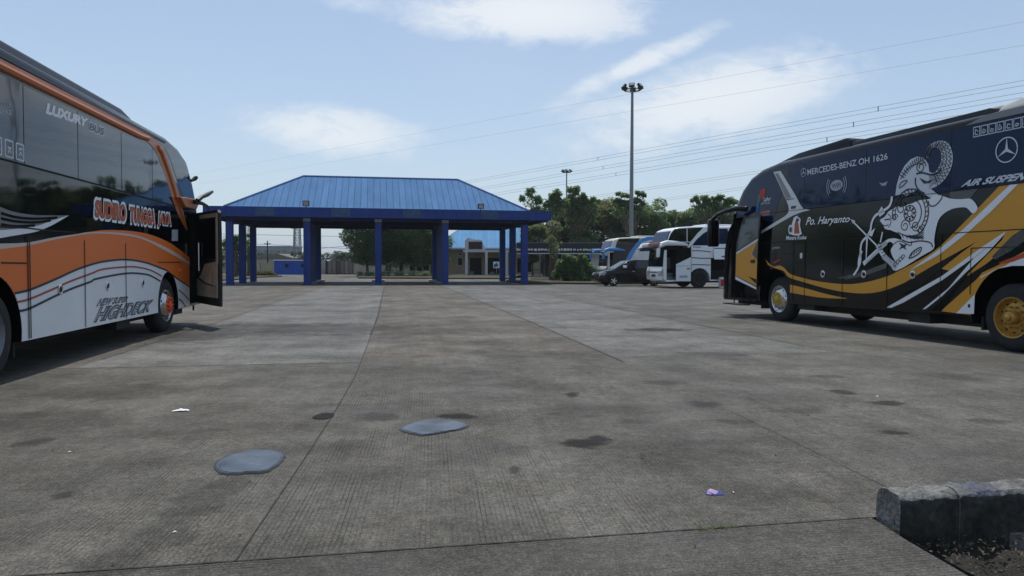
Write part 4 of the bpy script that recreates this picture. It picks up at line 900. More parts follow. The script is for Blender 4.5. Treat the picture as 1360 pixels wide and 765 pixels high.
# front door leaf, swung out parallel to the side
OD = -.17
dl = P.pts([(976.6, 372), (976.6, 345), (978.5, 322), (983.5, 300), (988, 288.6), (1010, 286), (1009, 300), (1006.7, 330), (1004.5, 385)], OD)
b = MB(); b.prism(dl, OD, OD + .05, M['black']); dr = b.build('door', rb)
b = MB(); b.prism(P.pts([(978, 337), (1006.3, 319.5), (1005.6, 345), (1004.6, 380), (976.9, 366)], OD), OD - .003, OD, M['gold']); b.build('gold_livery', dr)
b = MB(); b.prism(P.pts([(976.9, 367), (1004.6, 381.5), (1004.5, 384.5), (976.9, 371)], OD), OD - .004, OD, M['white'])
b.prism(P.pts([(978.3, 335), (1006.5, 316.8), (1006.4, 319.8), (978, 338)], OD), OD - .005, OD, M['silver']); b.build('white_livery', dr)
b = MB(); b.prism(P.pts([(999, 337.5), (1006, 319.8), (1005.5, 345)], OD), OD - .006, OD, M['grey_fade']); b.prism(P.pts([(994, 367), (1004.6, 371), (1004.6, 377)], OD), OD - .006, OD, M['black']); b.prism(P.pts([(997, 345.5), (1003, 344.5), (1003, 349.5), (997.4, 349.5)], OD), OD - .012, OD, M['blackmat']); b.build('door_handle', dr)
b = MB(); b.prism(P.pts([(980.3, 332), (983, 309), (988.5, 291.5), (1008.3, 288.8), (1006.5, 314)], OD), OD - .004, OD, M['glass']); b.build('door_glass', dr)
# entrance seen through the doorway: steps, dash, far window light
b = MB(); b.box(-2.2, -1.05, .35, 1.4, .46, .75, M['under']); b.box(-2.2, -1.05, .65, 1.4, .75, 1.05, M['under']); b.build('entrance_steps', rb)
b = MB(); b.box(-2.15, -1.1, .1, .42, 1.05, 1.12, M['steel']); b.tube([(-1.15, .12, .8), (-1.15, .12, 2.3)], .018, M['chrome']); b.build('handrail', rb)
# fold out step
b = MB(); b.box(-1.98, -1.12, -.38, -.10, .32, .345, M['under']); 
for sx in (-1.85, -1.5, -1.2): b.box(sx - .012, sx + .012, -.14, -.12, .34, .60, M['under'])
b.box(-1.9, -1.15, -.14, -.12, .44, .455, M['under']); b.build('folding_step', rb)
# front: windscreen, bumper lip, mud flap
b = MB(); b.prism([(-2.79, 1.25), (-2.66, 1.83), (-2.42, 2.36), (-2.1, 2.9), (-1.82, 3.22), (-1.87, 3.26), (-2.13, 2.93), (-2.46, 2.37), (-2.70, 1.84), (-2.82, 1.25)], .28, 2.22, M['glass']); b.build('windscreen', rb, sm=True)
b = MB()
b.tube([(-2.5, .02, .45), (-2.52, 0, 1.0), (-2.48, 0, 1.7), (-2.3, 0, 2.2), (-2.08, 0.02, 2.62)], .06, M['black'], 8); b.build('front_pillar', rb, sm=True)
b = MB(); b.box(5.42, 5.46, .12, .42, .28, .5, M['rubber']); b.build('mud_flap', rb); b = MB(); b.box(-.98, -.94, .1, .42, .25, .48, M['rubber']); b.build('mud_flap', rb)
# mirror on its curved arm
def rbl(px, py, off):
    u, z = RB(px, py, off); return (u, off, z)
b = MB(); b.tube([rbl(992, 277.5, -.1), rbl(980, 277, -.25), rbl(966, 280, -.35), rbl(954, 284.5, -.4), rbl(946.5, 291, -.4), rbl(944.5, 300, -.4)], [.075, .065, .055, .05, .045, .04], M['black'], 12)
mi = b.build('mirror', rb, sm=True)
b = MB(); p0 = rbl(946.6, 308.5, -.4); b.box(p0[0] - .05, p0[0] + .1, -.55, -.25, p0[2] - .38, p0[2] + .33, M['black']); b.build('mirror_housing', mi, sm=True, bevel=.05, seg=3)
# ================================================================== LEFT BUS (orange and white)
f_ = gp(220, 442.3); dv = Vector(((521.6 - 680) / F, 1, 0))
LB = Plane(f_, dv); P = LB
lbus = thing('coach_bus', 'orange and white coach with black upper side and its driver door open', 'bus', LB.o, LB.ang)
x0, x1 = -9.1, 2.75; bus_body.x0, bus_body.x1 = -9.1 - .6, 2.75 + .3
FA, RA = (.2, .50), (-6.10, .52); RF, RR = .65, .665
prof = [(x0, .5), (x0 + .05, 3.2), (x0 + .4, 3.68), (.2, 3.70), (1.0, 3.62), (1.6, 3.45), (2.0, 3.1), (2.3, 2.7), (2.5, 2.2), (2.68, 1.5), (2.75, .9), (2.7, .42), (.86, .40)]
prof += arc(FA[0], FA[1], RF, -9, 189, 20) + [(-.46, .41), (-5.47, .40)] + arc(RA[0], RA[1], RR, -10, 190, 20) + [(-6.85, .42)]
def lb_bevel():
    b = MB(); b.prism(prof, 0, 2.5, M['black']); me = bpy.data.meshes.new('body'); me.from_pydata(b.v, [], b.f); me.materials.append(M['black'])
    bm = bmesh.new(); bm.from_mesh(me); bmesh.ops.recalc_face_normals(bm, faces=bm.faces)
    es = [e for e in bm.edges if abs(e.verts[0].co.y - e.verts[1].co.y) < 1e-6 and all((q.co.z > 1.4) or q.co.x > 2.4 for q in e.verts) and min(q.co.z for q in e.verts) > .45]
    bmesh.ops.bevel(bm, geom=es, offset=.15, segments=5, profile=.5, affect='EDGES', clamp_overlap=True); bmesh.ops.recalc_face_normals(bm, faces=bm.faces); bm.to_mesh(me); bm.free()
    for p_ in me.polygons: p_.use_smooth = True
    me.set_sharp_from_angle(angle=rad(30)); o = bpy.data.objects.new('body', me); C.objects.link(o); o.parent = lbus; return o
body = lb_bevel()
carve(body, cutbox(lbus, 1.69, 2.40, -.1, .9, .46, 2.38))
b = MB(); b.box(-8.8, 2.3, .35, 2.15, .28, .5, M['under']); b.box(-6.9, .9, .95, 1.5, .3, 1.0, M['under']); b.box(-2.2, -1.6, .1, .6, .26, .42, M['under']); b.build('chassis', lbus)
bus_wheel(lbus, .22, .045, 'chrome_orange', steer=rad(-3)); bus_wheel(lbus, -6.04, .03, 'chrome'); bus_wheel(lbus, .2, 2.45, 'dark', -1); bus_wheel(lbus, -6.17, 2.45, 'dark', -1)
# windows
wx = [-8.6, -7.0, P(31, 185)[0], P(103, 200)[0], P(161, 220)[0], P(202, 225)[0]]
zs = 2.44
for i in range(5):
    xa, xb = wx[i] + .012, wx[i + 1] - .012
    panel('side_window', lbus, [[(xa, zs + .012), (xb, zs + .012), (xb, 3.36), (xa, 3.36)]], M['glass'], 1)
panel('side_window', lbus, [[(wx[5] + .012, zs + .012), P(232, 272), P(218.4, 231.4), P(207.5, 204), P(203, 197), (wx[5] + .012, 3.3)]], M['glass'], 1)
panel('side_window', lbus, [[(-8.6, 1.72), (-3.4, 1.75), (0.9, 1.8), P(240, 292), P(233, 275.5), (-8.6, zs - .008)]], M['glass_dark'], 1)
panel('front_quarter_glass', lbus, [P.pts([(219, 196), (238, 205.5), (245, 213), (250, 228), (257, 262), (243, 262), (234, 236), (226, 212)])], M['glass'], 1)
# orange window band and pillar
bt = P.pts([(180, 169), (192, 175), (202, 182), (212, 192), (217.5, 198), (229.4, 231.4), (240.4, 269.8), (247.7, 300), (248.2, 306)]); bb = P.pts([(180, 180.5), (192, 186), (200, 192.5), (206, 200), (207.5, 202.5), (218.4, 231.4), (233, 277), (244, 300), (248, 306)])
panel('orange_livery', lbus, [[(-8.6, 3.50)] + smooth(bt, 4) + smooth(bb, 4)[::-1] + [(-8.6, 3.385)]], M['orange_band'], 2)
b = MB(); b.tube([(-8.6, -.0, 3.44), (-3, -.0, 3.455), (-1.3, -.0, 3.46), (P(196, 184)[0], 0, P(196, 184)[1])], .05, M['orange_band'], 8); b.build('roof_moulding', lbus, sm=True)
cent = [((a[0] + c[0]) / 2, (a[1] + c[1]) / 2) for a, c in zip(bt[3:], bb[3:])]
b = MB(); b.tube([(q[0], 0, q[1]) for q in cent], [.05, .05, .045, .04, .03, .01][:len(cent)] if len(cent) <= 6 else .04, M['orange_band'], 8); b.build('window_pillar', lbus, sm=True)
# lower livery
C1 = P.pts([(0, 323.5), (36.6, 322), (73, 315), (102.4, 310.7), (123.5, 308), (166, 310), (191, 316), (219, 328), (239.6, 340), (251.3, 349)])
CO = P.pts([(108, 310), (139, 305.5), (175.3, 307), (202, 312.5), (225.5, 322.7), (246.6, 338), (251.3, 342)])
C1b = P.pts([(0, 330.8), (36.6, 326), (73, 318), (110, 311.5), (131, 310), (166, 312.8), (191.5, 318.8), (219, 333), (239.6, 344.5), (251.3, 352)])
C2 = P.pts([(18.8, 389.4), (38.8, 384.7), (70.6, 371.8), (94, 361), (112.8, 353.8), (136.6, 347.4), (166.8, 344.7), (191.5, 348.4), (209.8, 354.8), (224.4, 361), (232.6, 368.5), (251, 381)])
L2 = P.pts([(22.4, 401), (38.8, 397), (70.6, 383.5), (94, 373), (120, 363.5), (136, 357.5), (166.8, 354.4), (182.3, 354.8), (200.6, 359.3), (217, 368.5)])
L3 = P.pts([(24.7, 413), (38.8, 409.4), (70.6, 394), (94, 383.5), (120, 374), (127.4, 370.3), (166.8, 363), (191.5, 364), (202.4, 367.6), (215, 375)])
XR = 1.672
lowz = .402
outer = [(-8.9, C1[0][1])] + smooth(C1, 4)[:-1] + [(XR, P(251.3, 349)[1]), (XR, .42), (.86, .41)] + arc(FA[0], FA[1], RF + .003, -9, 189, 20) + [(-.46, lowz + .01), (-5.47, lowz)] + arc(RA[0], RA[1], RR + .003, -10, 190, 20) + [(-6.85, .43), (-8.9, .45)]
panel('white_livery', lbus, [outer], M['white'], 1)
orng = [(-8.9, C1b[0][1])] + smooth(C1b, 4)[:-1] + [(XR, P(251.3, 352)[1]), (XR, P(251, 381)[1])] + smooth(C2, 4)[::-1][4:]
# keep the orange outside the arches
orng = [q for q in orng if (q[0] - FA[0]) ** 2 + (q[1] - FA[1]) ** 2 > (RF + .0) ** 2]
orng += arc(RA[0], RA[1], RR + .003, 32, 150, 12) + [(-8.9, 1.0)]
panel('orange_livery', lbus, [orng], M['orange'], 2)
panel('orange_livery', lbus, [smooth(CO, 4) + smooth(C1[4:], 4)[::-1]], M['orange'], 2)
cream = mat('cream_stripe', (.62, .52, .44), .4)
panel('cream_stripe', lbus, [[(-8.9, C1[0][1] + .005)] + smooth(C1, 4) + smooth(C1b, 4)[::-1] + [(-8.9, C1b[0][1])]], cream, 3)
def outside(pl): return [q for q in pl if (q[0] - FA[0]) ** 2 + (q[1] - FA[1]) ** 2 > (RF + .015) ** 2]
seams(lbus, [outside(smooth(C2, 4)), outside(smooth(L3, 4)), P.pts([(237, 397), (241, 400), (246, 407.3)])], 4, .028, 'pinstripe', M['line_navy'])
seams(lbus, [outside(smooth(L2, 4)), P.pts([(237, 385), (243, 390), (250.5, 398)])], 4, .024, 'pinstripe', M['line_red'])
# grey wing swoosh on the black part
fan_t = smooth(P.pts([(0, 275), (18, 281.5), (45.7, 285.6), (70, 286), (90.5, 286)]), 4); fan_b = smooth(P.pts([(0, 316), (18, 312.8), (45.7, 308), (64, 301), (78, 293.5), (90.5, 286)]), 4)
panel('wing_decal', lbus, [[(-8.7, fan_t[0][1] + .35)] + fan_t + fan_b[::-1] + [(-8.7, fan_b[0][1] - .1)]], M['mid_grey'], 3)
panel('wing_decal', lbus, [[(-8.7, P(0, 305.7)[1])] + smooth(P.pts([(0, 305.7), (28, 303), (50, 299.5), (66, 293.5), (90.5, 286)]), 4) + fan_b[::-1] + [(-8.7, fan_b[0][1] - .1)]], M['white'], 4)
seams(lbus, [smooth(P.pts([(0, 283), (20, 288.5), (45, 290.5), (75, 289)]), 4), smooth(P.pts([(0, 290), (20, 294), (45, 295.3), (66, 292.8)]), 4), smooth(P.pts([(0, 298), (20, 300.5), (45, 299.3)]), 4)], 5, .03, 'wing_decal', M['black'])
# panel gaps
g1 = []
for (xa, ya) in ((36.3, 390), (39, 390), (111.8, 370), (166.5, 370)):
    u = P(xa, ya)[0]; g1.append([(u, .42), (u, 1.62)])
g1.append([(-8.8, 1.63), (P(36, 303)[0], P(36, 303)[1]), P(60, 306), P(100, 309)])
g1.append(P.pts([(0, 349), (34, 349.5)])); g1.append(P.pts([(209, 348.3), (240, 348.3)])); g1.append([(-8.6, zs), (-3.4, zs + .005), P(232, 273.5)])
seams(lbus, g1, 6, .016)
disc(lbus, P.pts([(79, 384.5), (142, 380), (189, 376)]), .068, 5, 'hatch_lock', M['chrome'])
b = MB(); b.lathe([(.045, 0), (.04, -.03), (0, -.035)], M['orangehub'], Matrix.Translation((P(238, 359.5)[0], -.005, P(238, 359.5)[1])), 14); b.build('side_marker', lbus, sm=True)
# lettering
for (s, q4) in (('SUDIRO', ((123.5, 289.5), (166.5, 296), (124.5, 263.5), (166.5, 270.8))), ('TUNGGA', ((170.5, 296.5), (205, 301.5), (171, 273), (205.5, 279.5))), ('JAYA', ((208, 302.2), (226.3, 304.6), (209, 281.5), (226.5, 284)))):
    q = quad(P, *q4)
    lettering('lettering', s, grow(q, .03, .03), -.0135, M['text_white'], lbus, .085)
    i_ = .034 if s != 'JAYA' else .03
    lettering('lettering', s, grow(q, -.012, -.012), -.0158, M['text_dark'], lbus, .066); lettering('lettering', s, grow(q, -.028, -.03), -.0178, M['text_orange'], lbus, .045)
q = quad(P, (60, 151), (116, 169), (61, 136), (117, 158)); lettering('lettering', 'LUXURY', q, -.006, M['text_white'], lbus, .065, .12)
q = quad(P, (116.5, 174), (138, 182.5), (117, 160), (139, 169.5)); lettering('lettering', 'BUS', q, -.006, M['text_lgrey'], lbus, .085, .12); lettering('lettering', 'BUS', grow(q, -.03, -.022), -.008, M['text_dark'], lbus, .01, .12)
q = quad(P, (122.5, 428.5), (199, 413), (131, 407), (204.5, 397)); 
qh = [q[0], (q[0][0] + (q[1][0] - q[0][0]) * .50, q[0][1]), (q[2][0], q[2][1]), (q[2][0] + (q[3][0] - q[2][0]) * .50, q[2][1])]
for (s, qq) in (('HIGHDECK', quad(P, (123.5, 429), (199.5, 414), (128, 408), (203.5, 397.5))), ('NEW SUPER', quad(P, (127, 407.5), (168, 401), (131, 396.5), (169.7, 393.5)))):
    lettering('lettering', s, qq, -.0085, M['text_dark'], lbus, .06 if s[0] == 'H' else .05, .35); lettering('lettering', s, grow(qq, -.012, -.018), -.0105, M['text_grey'], lbus, .005, .35)
lettering('lettering', 'Pusaka', quad(P, (-14, 149), (14.5, 153), (-14, 138), (15.5, 144)), -.006, M['text_grey'], lbus, .02)
lettering('lettering', 'executive', quad(P, (-14, 139), (13.5, 141.5), (-14, 132), (14, 136)), -.006, M['text_grey'], lbus, .0)
icl = []; icb = []; icg = []
for i in range(6):
    u = P(26, 202)[0] - i * .245; z = P(26, 202)[1]
    icl.append([(u - .08, z - .1), (u + .08, z - .1), (u + .095, z - .085), (u + .095, z + .085), (u + .08, z + .1), (u - .08, z + .1), (u - .095, z + .085), (u - .095, z - .085)])
    icb.append([(u - .07, z - .08), (u + .07, z - .08), (u + .07, z + .08), (u - .07, z + .08)])
    icg += [stroke([(u - .04, z + .03 - .02 * (i % 3)), (u + .04, z + .04 - .03 * (i % 2))], .02), stroke([(u - .03, z - .045), (u, z + .0), (u + .035, z - .04)], .02)]
panel('amenity_icon', lbus, icl, M['text_lgrey'], 2); panel('amenity_icon', lbus, icb, M['glass'], 3); panel('icon_glyphs', lbus, icg, M['text_lgrey'], 4)
# roof pod, front mirror pod and door
b = MB(); b.prism([(-8.3, 3.66), (-8.2, 3.86), (-7.5, 3.93), (-1.2, 3.93), (-.75, 3.86), (-.62, 3.66)], .3, 2.2, M['pod_navy']); b.build('air_conditioner', lbus, sm=True, bevel=.06, seg=3)
b = MB(); b.prism([(-8.6, 3.54), (0.1, 3.56), (.1, 3.60), (-8.6, 3.59)], -.012, .05, M['pod_navy']); b.build('gutter_rail', lbus)
def lbl(px, py, off): u, z = LB(px, py, off); return (u, off, z)
b = MB(); a0 = lbl(243, 264, -.02); a1 = lbl(262, 278, -.1)
b.prism(P.pts([(240, 261.5), (247, 261.8), (262, 265.5), (264, 272), (261, 279), (254, 276.5), (247, 275)], -.12), -.12, .1, M['orange_band']); arm = b.build('mirror_arm', lbus, bevel=.015)
b = MB(); b.tube([lbl(258, 268, -.15), lbl(268, 270, -.25), lbl(275, 273.5, -.3), lbl(278, 279, -.3)], [.05, .04, .03, .02], M['blackmat'], 8); b.build('bracket', arm, sm=True)
b = MB(); b.tube([lbl(262, 266.5, -.2), lbl(268, 261.5, -.25), lbl(275, 258.5, -.3), lbl(282, 254.5, -.35)], [.05, .045, .05, .03], M['blackmat'], 8); b.build('bracket', arm, sm=True)
b = MB(); b.tube([lbl(254, 240, 0), lbl(259, 237, -.05), lbl(262, 235, -.1)], [.03, .05, .03], M['blackmat'], 8); b.build('bracket', arm, sm=True)
# door leaf: hinge at the front, swung open; inner face to the camera
H0 = LB.loc((-6.87, 16.1, 0)); H1 = LB.loc((-5.92, 15.0, 0)); dd = Vector((H1.x - H0.x, H1.y - H0.y, 0)); Ld = dd.length
Md = Matrix.Translation((H0.x, H0.y, 0)) @ Matrix.Rotation(math.atan2(dd.y, dd.x), 4, 'Z')
b = MB(); b.prism([(0, .46), (Ld, .43), (Ld + .02, 1.4), (Ld - .02, 2.34), (Ld - .08, 2.40), (0.05, 2.40), (0, 2.3)], -.03, .03, M['blackmat']); door = b.build('door', lbus, M=Md)
for sgn in (-1, 1):
    b = MB(); b.prism([(.12, .62), (Ld - .09, .60), (Ld - .09, 1.35), (.62, 1.30), (.35, 1.05), (.12, 1.0)], sgn * .031, sgn * .045, M['beige_trim']); 
    b.prism([(Ld - .16, 1.3), (Ld - .05, 1.3), (Ld - .07, 2.32), (Ld - .16, 2.32)], sgn * .031, sgn * .043, M['beige_trim']); b.prism([(.3, 2.26), (Ld - .1, 2.26), (Ld - .1, 2.34), (.3, 2.34)], sgn * .031, sgn * .043, M['beige_trim']); b.build('inner_trim', door)
    b = MB(); b.prism([(.12, 1.42), (Ld - .22, 1.42), (Ld - .22, 2.2), (.14, 2.2)], sgn * .0305, sgn * .036, M['glass_dark']); b.build('door_glass', door)
b = MB(); b.tube([(.34, -.07, 1.15), (.34, -.07, 1.75)], .018, M['chrome']); b.tube([(.25, -.075, 1.02), (.7, -.075, .9), (Ld - .12, -.075, .84)], .015, M['chrome']); b.build('grab_handle', door, sm=True)
b = MB(); b.prism([(2.31, 2.7), (2.52, 2.2), (2.69, 1.5), (2.75, 1.1), (2.79, 1.1), (2.73, 1.5), (2.56, 2.2), (2.35, 2.72), (2.04, 3.12), (2.0, 3.1)], .3, 2.2, M['glass']); b.build('windscreen', lbus, sm=True)
b = MB(); b.box(1.75, 2.35, .3, .9, .46, .85, M['under']); b.box(1.75, 2.05, .45, .9, 1.2, 2.0, M['under']); b.tube([(1.74, .03, .9), (1.74, .03, 1.9)], .018, M['chrome']); b.build('driver_seat', lbus, bevel=.02)
b = MB(); b.tube([(2.05, .02, .46), (2.05, .02, .30)], .02, M['under']); b.box(1.02, 1.5, .1, .5, .28, .42, M['under']); b.build('step_bracket', lbus)
b = MB(); b.box(.88, .92, .1, .4, .28, .45, M['rubber']); b.build('mud_flap', lbus); b = MB(); b.box(-5.42, -5.38, .1, .45, .22, .42, M['rubber']); b.build('mud_flap', lbus)
b = MB(); b.prism(P.pts([(228, 305), (236, 305), (236, 320), (228, 320)]), -.005, .0, M['text_grey']); b.build('window_sticker', lbus)
# ================================================================== TOLL GATE PAVILION
PO = Vector((-17.58, 46, 0))
pv = thing('gate_canopy', 'blue hip roofed entrance canopy standing on rows of blue columns', 'canopy', PO, GA)
def mslab(x0, x1, y0, y1, z0, z1, m, nm, bev=0.0, par=None):
    b = MB(); b.box(x0, x1, y0, y1, z0, z1, m); return b.build(nm, par or pv, bevel=bev)
DEP = 8.8
sx = [0, 4.66, 9.10, 13.4, 18.7]
b = MB()     # fascia ring as four butted boards, slightly proud soffit inside
fx0, fx1, fy0, fy1 = -1.45, 20.4, -.55, DEP + .55
b.box(fx0, fx1, fy0, fy0 + .2, 4.24, 4.86, M['blue_dark']); b.box(fx0, fx1, fy1 - .2, fy1, 4.24, 4.86, M['blue_dark'])
b.box(fx0, fx0 + .2, fy0 + .2, fy1 - .2, 4.24, 4.86, M['blue_dark']); b.box(fx1 - .2, fx1, fy0 + .2, fy1 - .2, 4.24, 4.86, M['blue_dark']); b.build('fascia', pv)
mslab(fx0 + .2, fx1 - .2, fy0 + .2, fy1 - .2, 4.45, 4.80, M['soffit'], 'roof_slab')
b = MB()     # downstand beams
for y in (0, 4.4, DEP): b.box(-.2, 18.9, y - .14, y + .14, 3.98 if y else 4.06, 4.45, M['beam'])
for x in sx:
    for (ya, yb) in ((.14, 4.26), (4.54, DEP - .14)): b.box(x - .13, x + .13, ya, yb, 4.0, 4.45, M['beam'])
b.build('beam', pv)
for i, x in enumerate(sx):
    for j, y in enumerate((0, 4.4, DEP)):
        b = MB(); wq = .21; b.box(x - wq, x + wq, y - wq, y + wq, 0, 3.97, M['blue_dark']); c_ = b.build('column', pv, bevel=.012)
        if j == 0 and i in (2, 3, 1): mslab(x - .22, x + .22, -.23, -.212, 4.0, 4.2, M['conc_cap'], 'bracket', par=c_)
        if j == 0: mslab(x - .03, x + .03, fy0 - .02, fy0 - .001, 4.62, 4.70, M['blue_patch'], 'bracket', par=c_)
    if i in (1, 2, 3):
        b = MB(); b.box(x - .45, x + .45, .5, DEP + .6, .001, .14, M['conc_cap']); b.build('island', pv, bevel=.03)
        if i != 2: mslab(x - .17, x + .17, .21, 4.19, 0.14, 3.98, M['blue_dark'], 'column_wall')
# overpainted patches where signs were taken down
b = MB()
for (xa, xb) in ((339, 364), (440, 465), (535, 559), (639, 662)):
    ua = 0
    Pp = Plane((PO.x, PO.y), (GX.x, GX.y)); u0 = Pp(xa, 283, -.56)[0]; u1 = Pp(xb, 283, -.56)[0]
    b = MB(); b.box(u0, u1, fy0 - .004, fy0 + .001, 4.3, 4.82, M['blue_patch']); b.build('overpainted_patch', pv)
# hip roof
def hip(par, x0, x1, y0, y1, z0, zr, rx0, rx1, m, ms, th=.05, nm='roof', cap=None):
    ym = (y0 + y1) / 2
    b = MB(); b.add([(x0, y0, z0), (x1, y0, z0), (rx1, ym, zr), (rx0, ym, zr), (x0, y1, z0), (x1, y1, z0)], [(0, 1, 2, 3), (5, 4, 3, 2)], m)
    b.add([(x0, y0, z0), (rx0, ym, zr), (x0, y1, z0), (x1, y0, z0), (rx1, ym, zr), (x1, y1, z0)], [(0, 1, 2), (5, 4, 3)], ms)
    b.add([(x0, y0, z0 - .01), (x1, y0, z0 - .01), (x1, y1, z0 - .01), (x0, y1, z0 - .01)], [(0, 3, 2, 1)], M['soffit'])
    r = b.build(nm, par)
    if cap:
        b = MB()
        for a, c in (((x0, y0, z0), (rx0, ym, zr)), ((x0, y1, z0), (rx0, ym, zr)), ((x1, y0, z0), (rx1, ym, zr)), ((x1, y1, z0), (rx1, ym, zr)), ((rx0, ym, zr), (rx1, ym, zr))):
            b.tube([Vector(a) + Vector((0, 0, .02)), Vector(c) + Vector((0, 0, .02))], .07, cap, 6)
        b.build('ridge_cap', r)
    return r
hip(pv, -.3, 19.0, -.1, DEP + .1, 4.87, 7.35, 4.05, 14.7, M['roof_blue'], M['roof_blue_side'], cap=mat('ridge_blue', (.06, .13, .30), .5))
# flood lamps standing on the fascia
for (px_, py_) in ((406.5, 270.5), (638.5, 276)):
    u, z = Pp(px_, py_, fy0 + .12)
    Mm = Matrix.Translation((u, fy0 + .12, 4.87)) @ Matrix.Rotation(rad(12), 4, 'X')
    b = MB(); b.box(-.2, .2, -.1, .12, .08, .42, M['under'], Mm); b.box(-.03, .03, -.02, .03, -.06, .1, M['under'], Mm); fl = b.build('floodlight', pv, bevel=.02)
    b = MB(); b.box(-.15, .15, -.108, -.099, .12, .38, M['lamp_glass'], Mm); b.build('lens', fl)
# ================================================================== FLOODLIGHT MASTS
def mast(px_, pytop, Y, r0, label):
    base = dp(px_, 352, Y); top = dp(px_, pytop, Y)
    r = thing('floodlight_mast', label, 'lamp mast', (base.x, Y, 0))
    hz = top.z; b = MB(); b.tube([(0, 0, 0), (0, 0, hz * .5), (0, 0, hz)], [r0, r0 * .75, r0 * .5], M['steel'], 12); b.build('pole', r, sm=True)
    b = MB(); 
    ringp = [(.75 * math.cos(i * math.tau / 16), .75 * math.sin(i * math.tau / 16), hz - .25) for i in range(17)]; b.tube(ringp, .045, M['under'], 6, False)
    for i in range(4): a = i * math.pi / 2; b.tube([(0, 0, hz - .25), (.75 * math.cos(a), .75 * math.sin(a), hz - .25)], .04, M['under'], 6)
    b.build('crossarm', r)
    for i in range(6):
        a = math.tau * i / 6 + .3; Mm = Matrix.Translation((.8 * math.cos(a), .8 * math.sin(a), hz)) @ Matrix.Rotation(a, 4, 'Z') @ Matrix.Rotation(rad(-35), 4, 'Y')
        b = MB(); b.box(-.08, .16, -.26, .26, -.2, .2, M['blackmat'], Mm); l = b.build('floodlight', r, bevel=.03)
        b = MB(); b.box(.161, .168, -.2, .2, -.15, .15, M['lamp_glass'], Mm); b.build('lens', l)
    return r
mast(838, 116, 68, .23, 'tall steel floodlight mast rising behind the blue and white coaches')
mast(752, 227, 132, .2, 'distant shorter looking floodlight mast above the trees right of the canopy')
# ================================================================== POWER LINES
def wire(p0, Y0, p1, Y1, r, label, grp, sag=0.0, pm_=None, twin=0.0):
    a = dp(p0[0], p0[1], Y0); c = dp(p1[0], p1[1], Y1); d = c - a; a2 = a - d * .25; c2 = c + d * .35
    b = MB(); n = 24
    for off in ((0,) if not twin else (-twin / 2, twin / 2)):
        b.tube([(a2 + (c2 - a2) * (i / n)) + Vector((0, 0, off - sag * 4 * (i / n) * (1 - i / n))) for i in range(n + 1)], r, M['wire'], 5)
    if twin and pm_:
        for t in pm_:
            q = a2 + (c2 - a2) * t; b.box(q.x - .06, q.x + .06, q.y - .06, q.y + .06, q.z - twin * .6 - sag * 4 * t * (1 - t), q.z + twin * .6 - sag * 4 * t * (1 - t), M['wire'])
    return tag(b.build('power_line'), label, 'power line', grp)
G_ = 'overhead power lines crossing the sky'
wire((300, 223.5), 260, (1360, 29), 110, .016, 'topmost thin single power line, highest at the right edge', G_)
wire((356, 229), 260, (1360, 60), 110, .016, 'second thin single power line below the topmost one', G_)
wire((620, 242), 260, (1360, 110), 110, .032, 'upper twin power line of the three thick pairs', G_, 0, (.42, .7), .75)
wire((640, 250.5), 260, (1360, 126), 110, .032, 'middle twin power line of the three thick pairs', G_, 0, (.41, .68), .75)
wire((640, 261), 260, (1360, 142), 110, .032, 'lower twin power line of the three thick pairs', G_, 0, (.43, .66), .75)
wire((780, 262.5), 240, (1360, 176), 130, .03, 'twin power line just above the tall mast tree tops', G_, 0, None, .6)
wire((870, 267), 240, (1360, 196), 130, .03, 'lowest twin power line just over the trees at right', G_, 0, None, .6)
wire((300, 311), 110, (660, 318), 110, .03, 'low cable seen through the canopy, upper one', 'low cables seen through the canopy')
wire((300, 322), 110, (480, 331), 110, .03, 'low cable seen through the canopy, lower one', 'low cables seen through the canopy')
wire((425, 330), 120, (480, 325), 120, .03, 'low cable rising towards the tree behind the canopy', 'low cables seen through the canopy')
# ================================================================== FOLIAGE
def leaves(b, blobs, size, m, seed, asp=.5, shell=.55):
    r = random.Random(seed)
    for (cx, cy, cz, rx, ry, rz, n) in blobs:
        for _ in range(n):
            while True:
                d = Vector((r.uniform(-1, 1), r.uniform(-1, 1), r.uniform(-1, 1)))
                if .05 < d.length < 1: break
            d.normalize(); t = shell + (1 - shell) * r.random() ** .8; t *= 1 + .12 * math.sin(d.x * 7 + seed) * math.cos(d.z * 6 + seed)
            c = Vector((cx + d.x * rx * t, cy + d.y * ry * t, cz + d.z * rz * t))
            s_ = size * r.uniform(.6, 1.4); e = Euler((r.uniform(-.9, .9), r.uniform(-.9, .9), r.uniform(0, 6.28))).to_matrix()
            a = e @ Vector((s_, 0, 0)); q = e @ Vector((0, s_ * asp, 0)); dr = Vector((0, 0, -s_ * .25))
            b.add([c - a + dr, c - q * .9, c + a + dr, c + q], [(0, 1, 2, 3)], m)
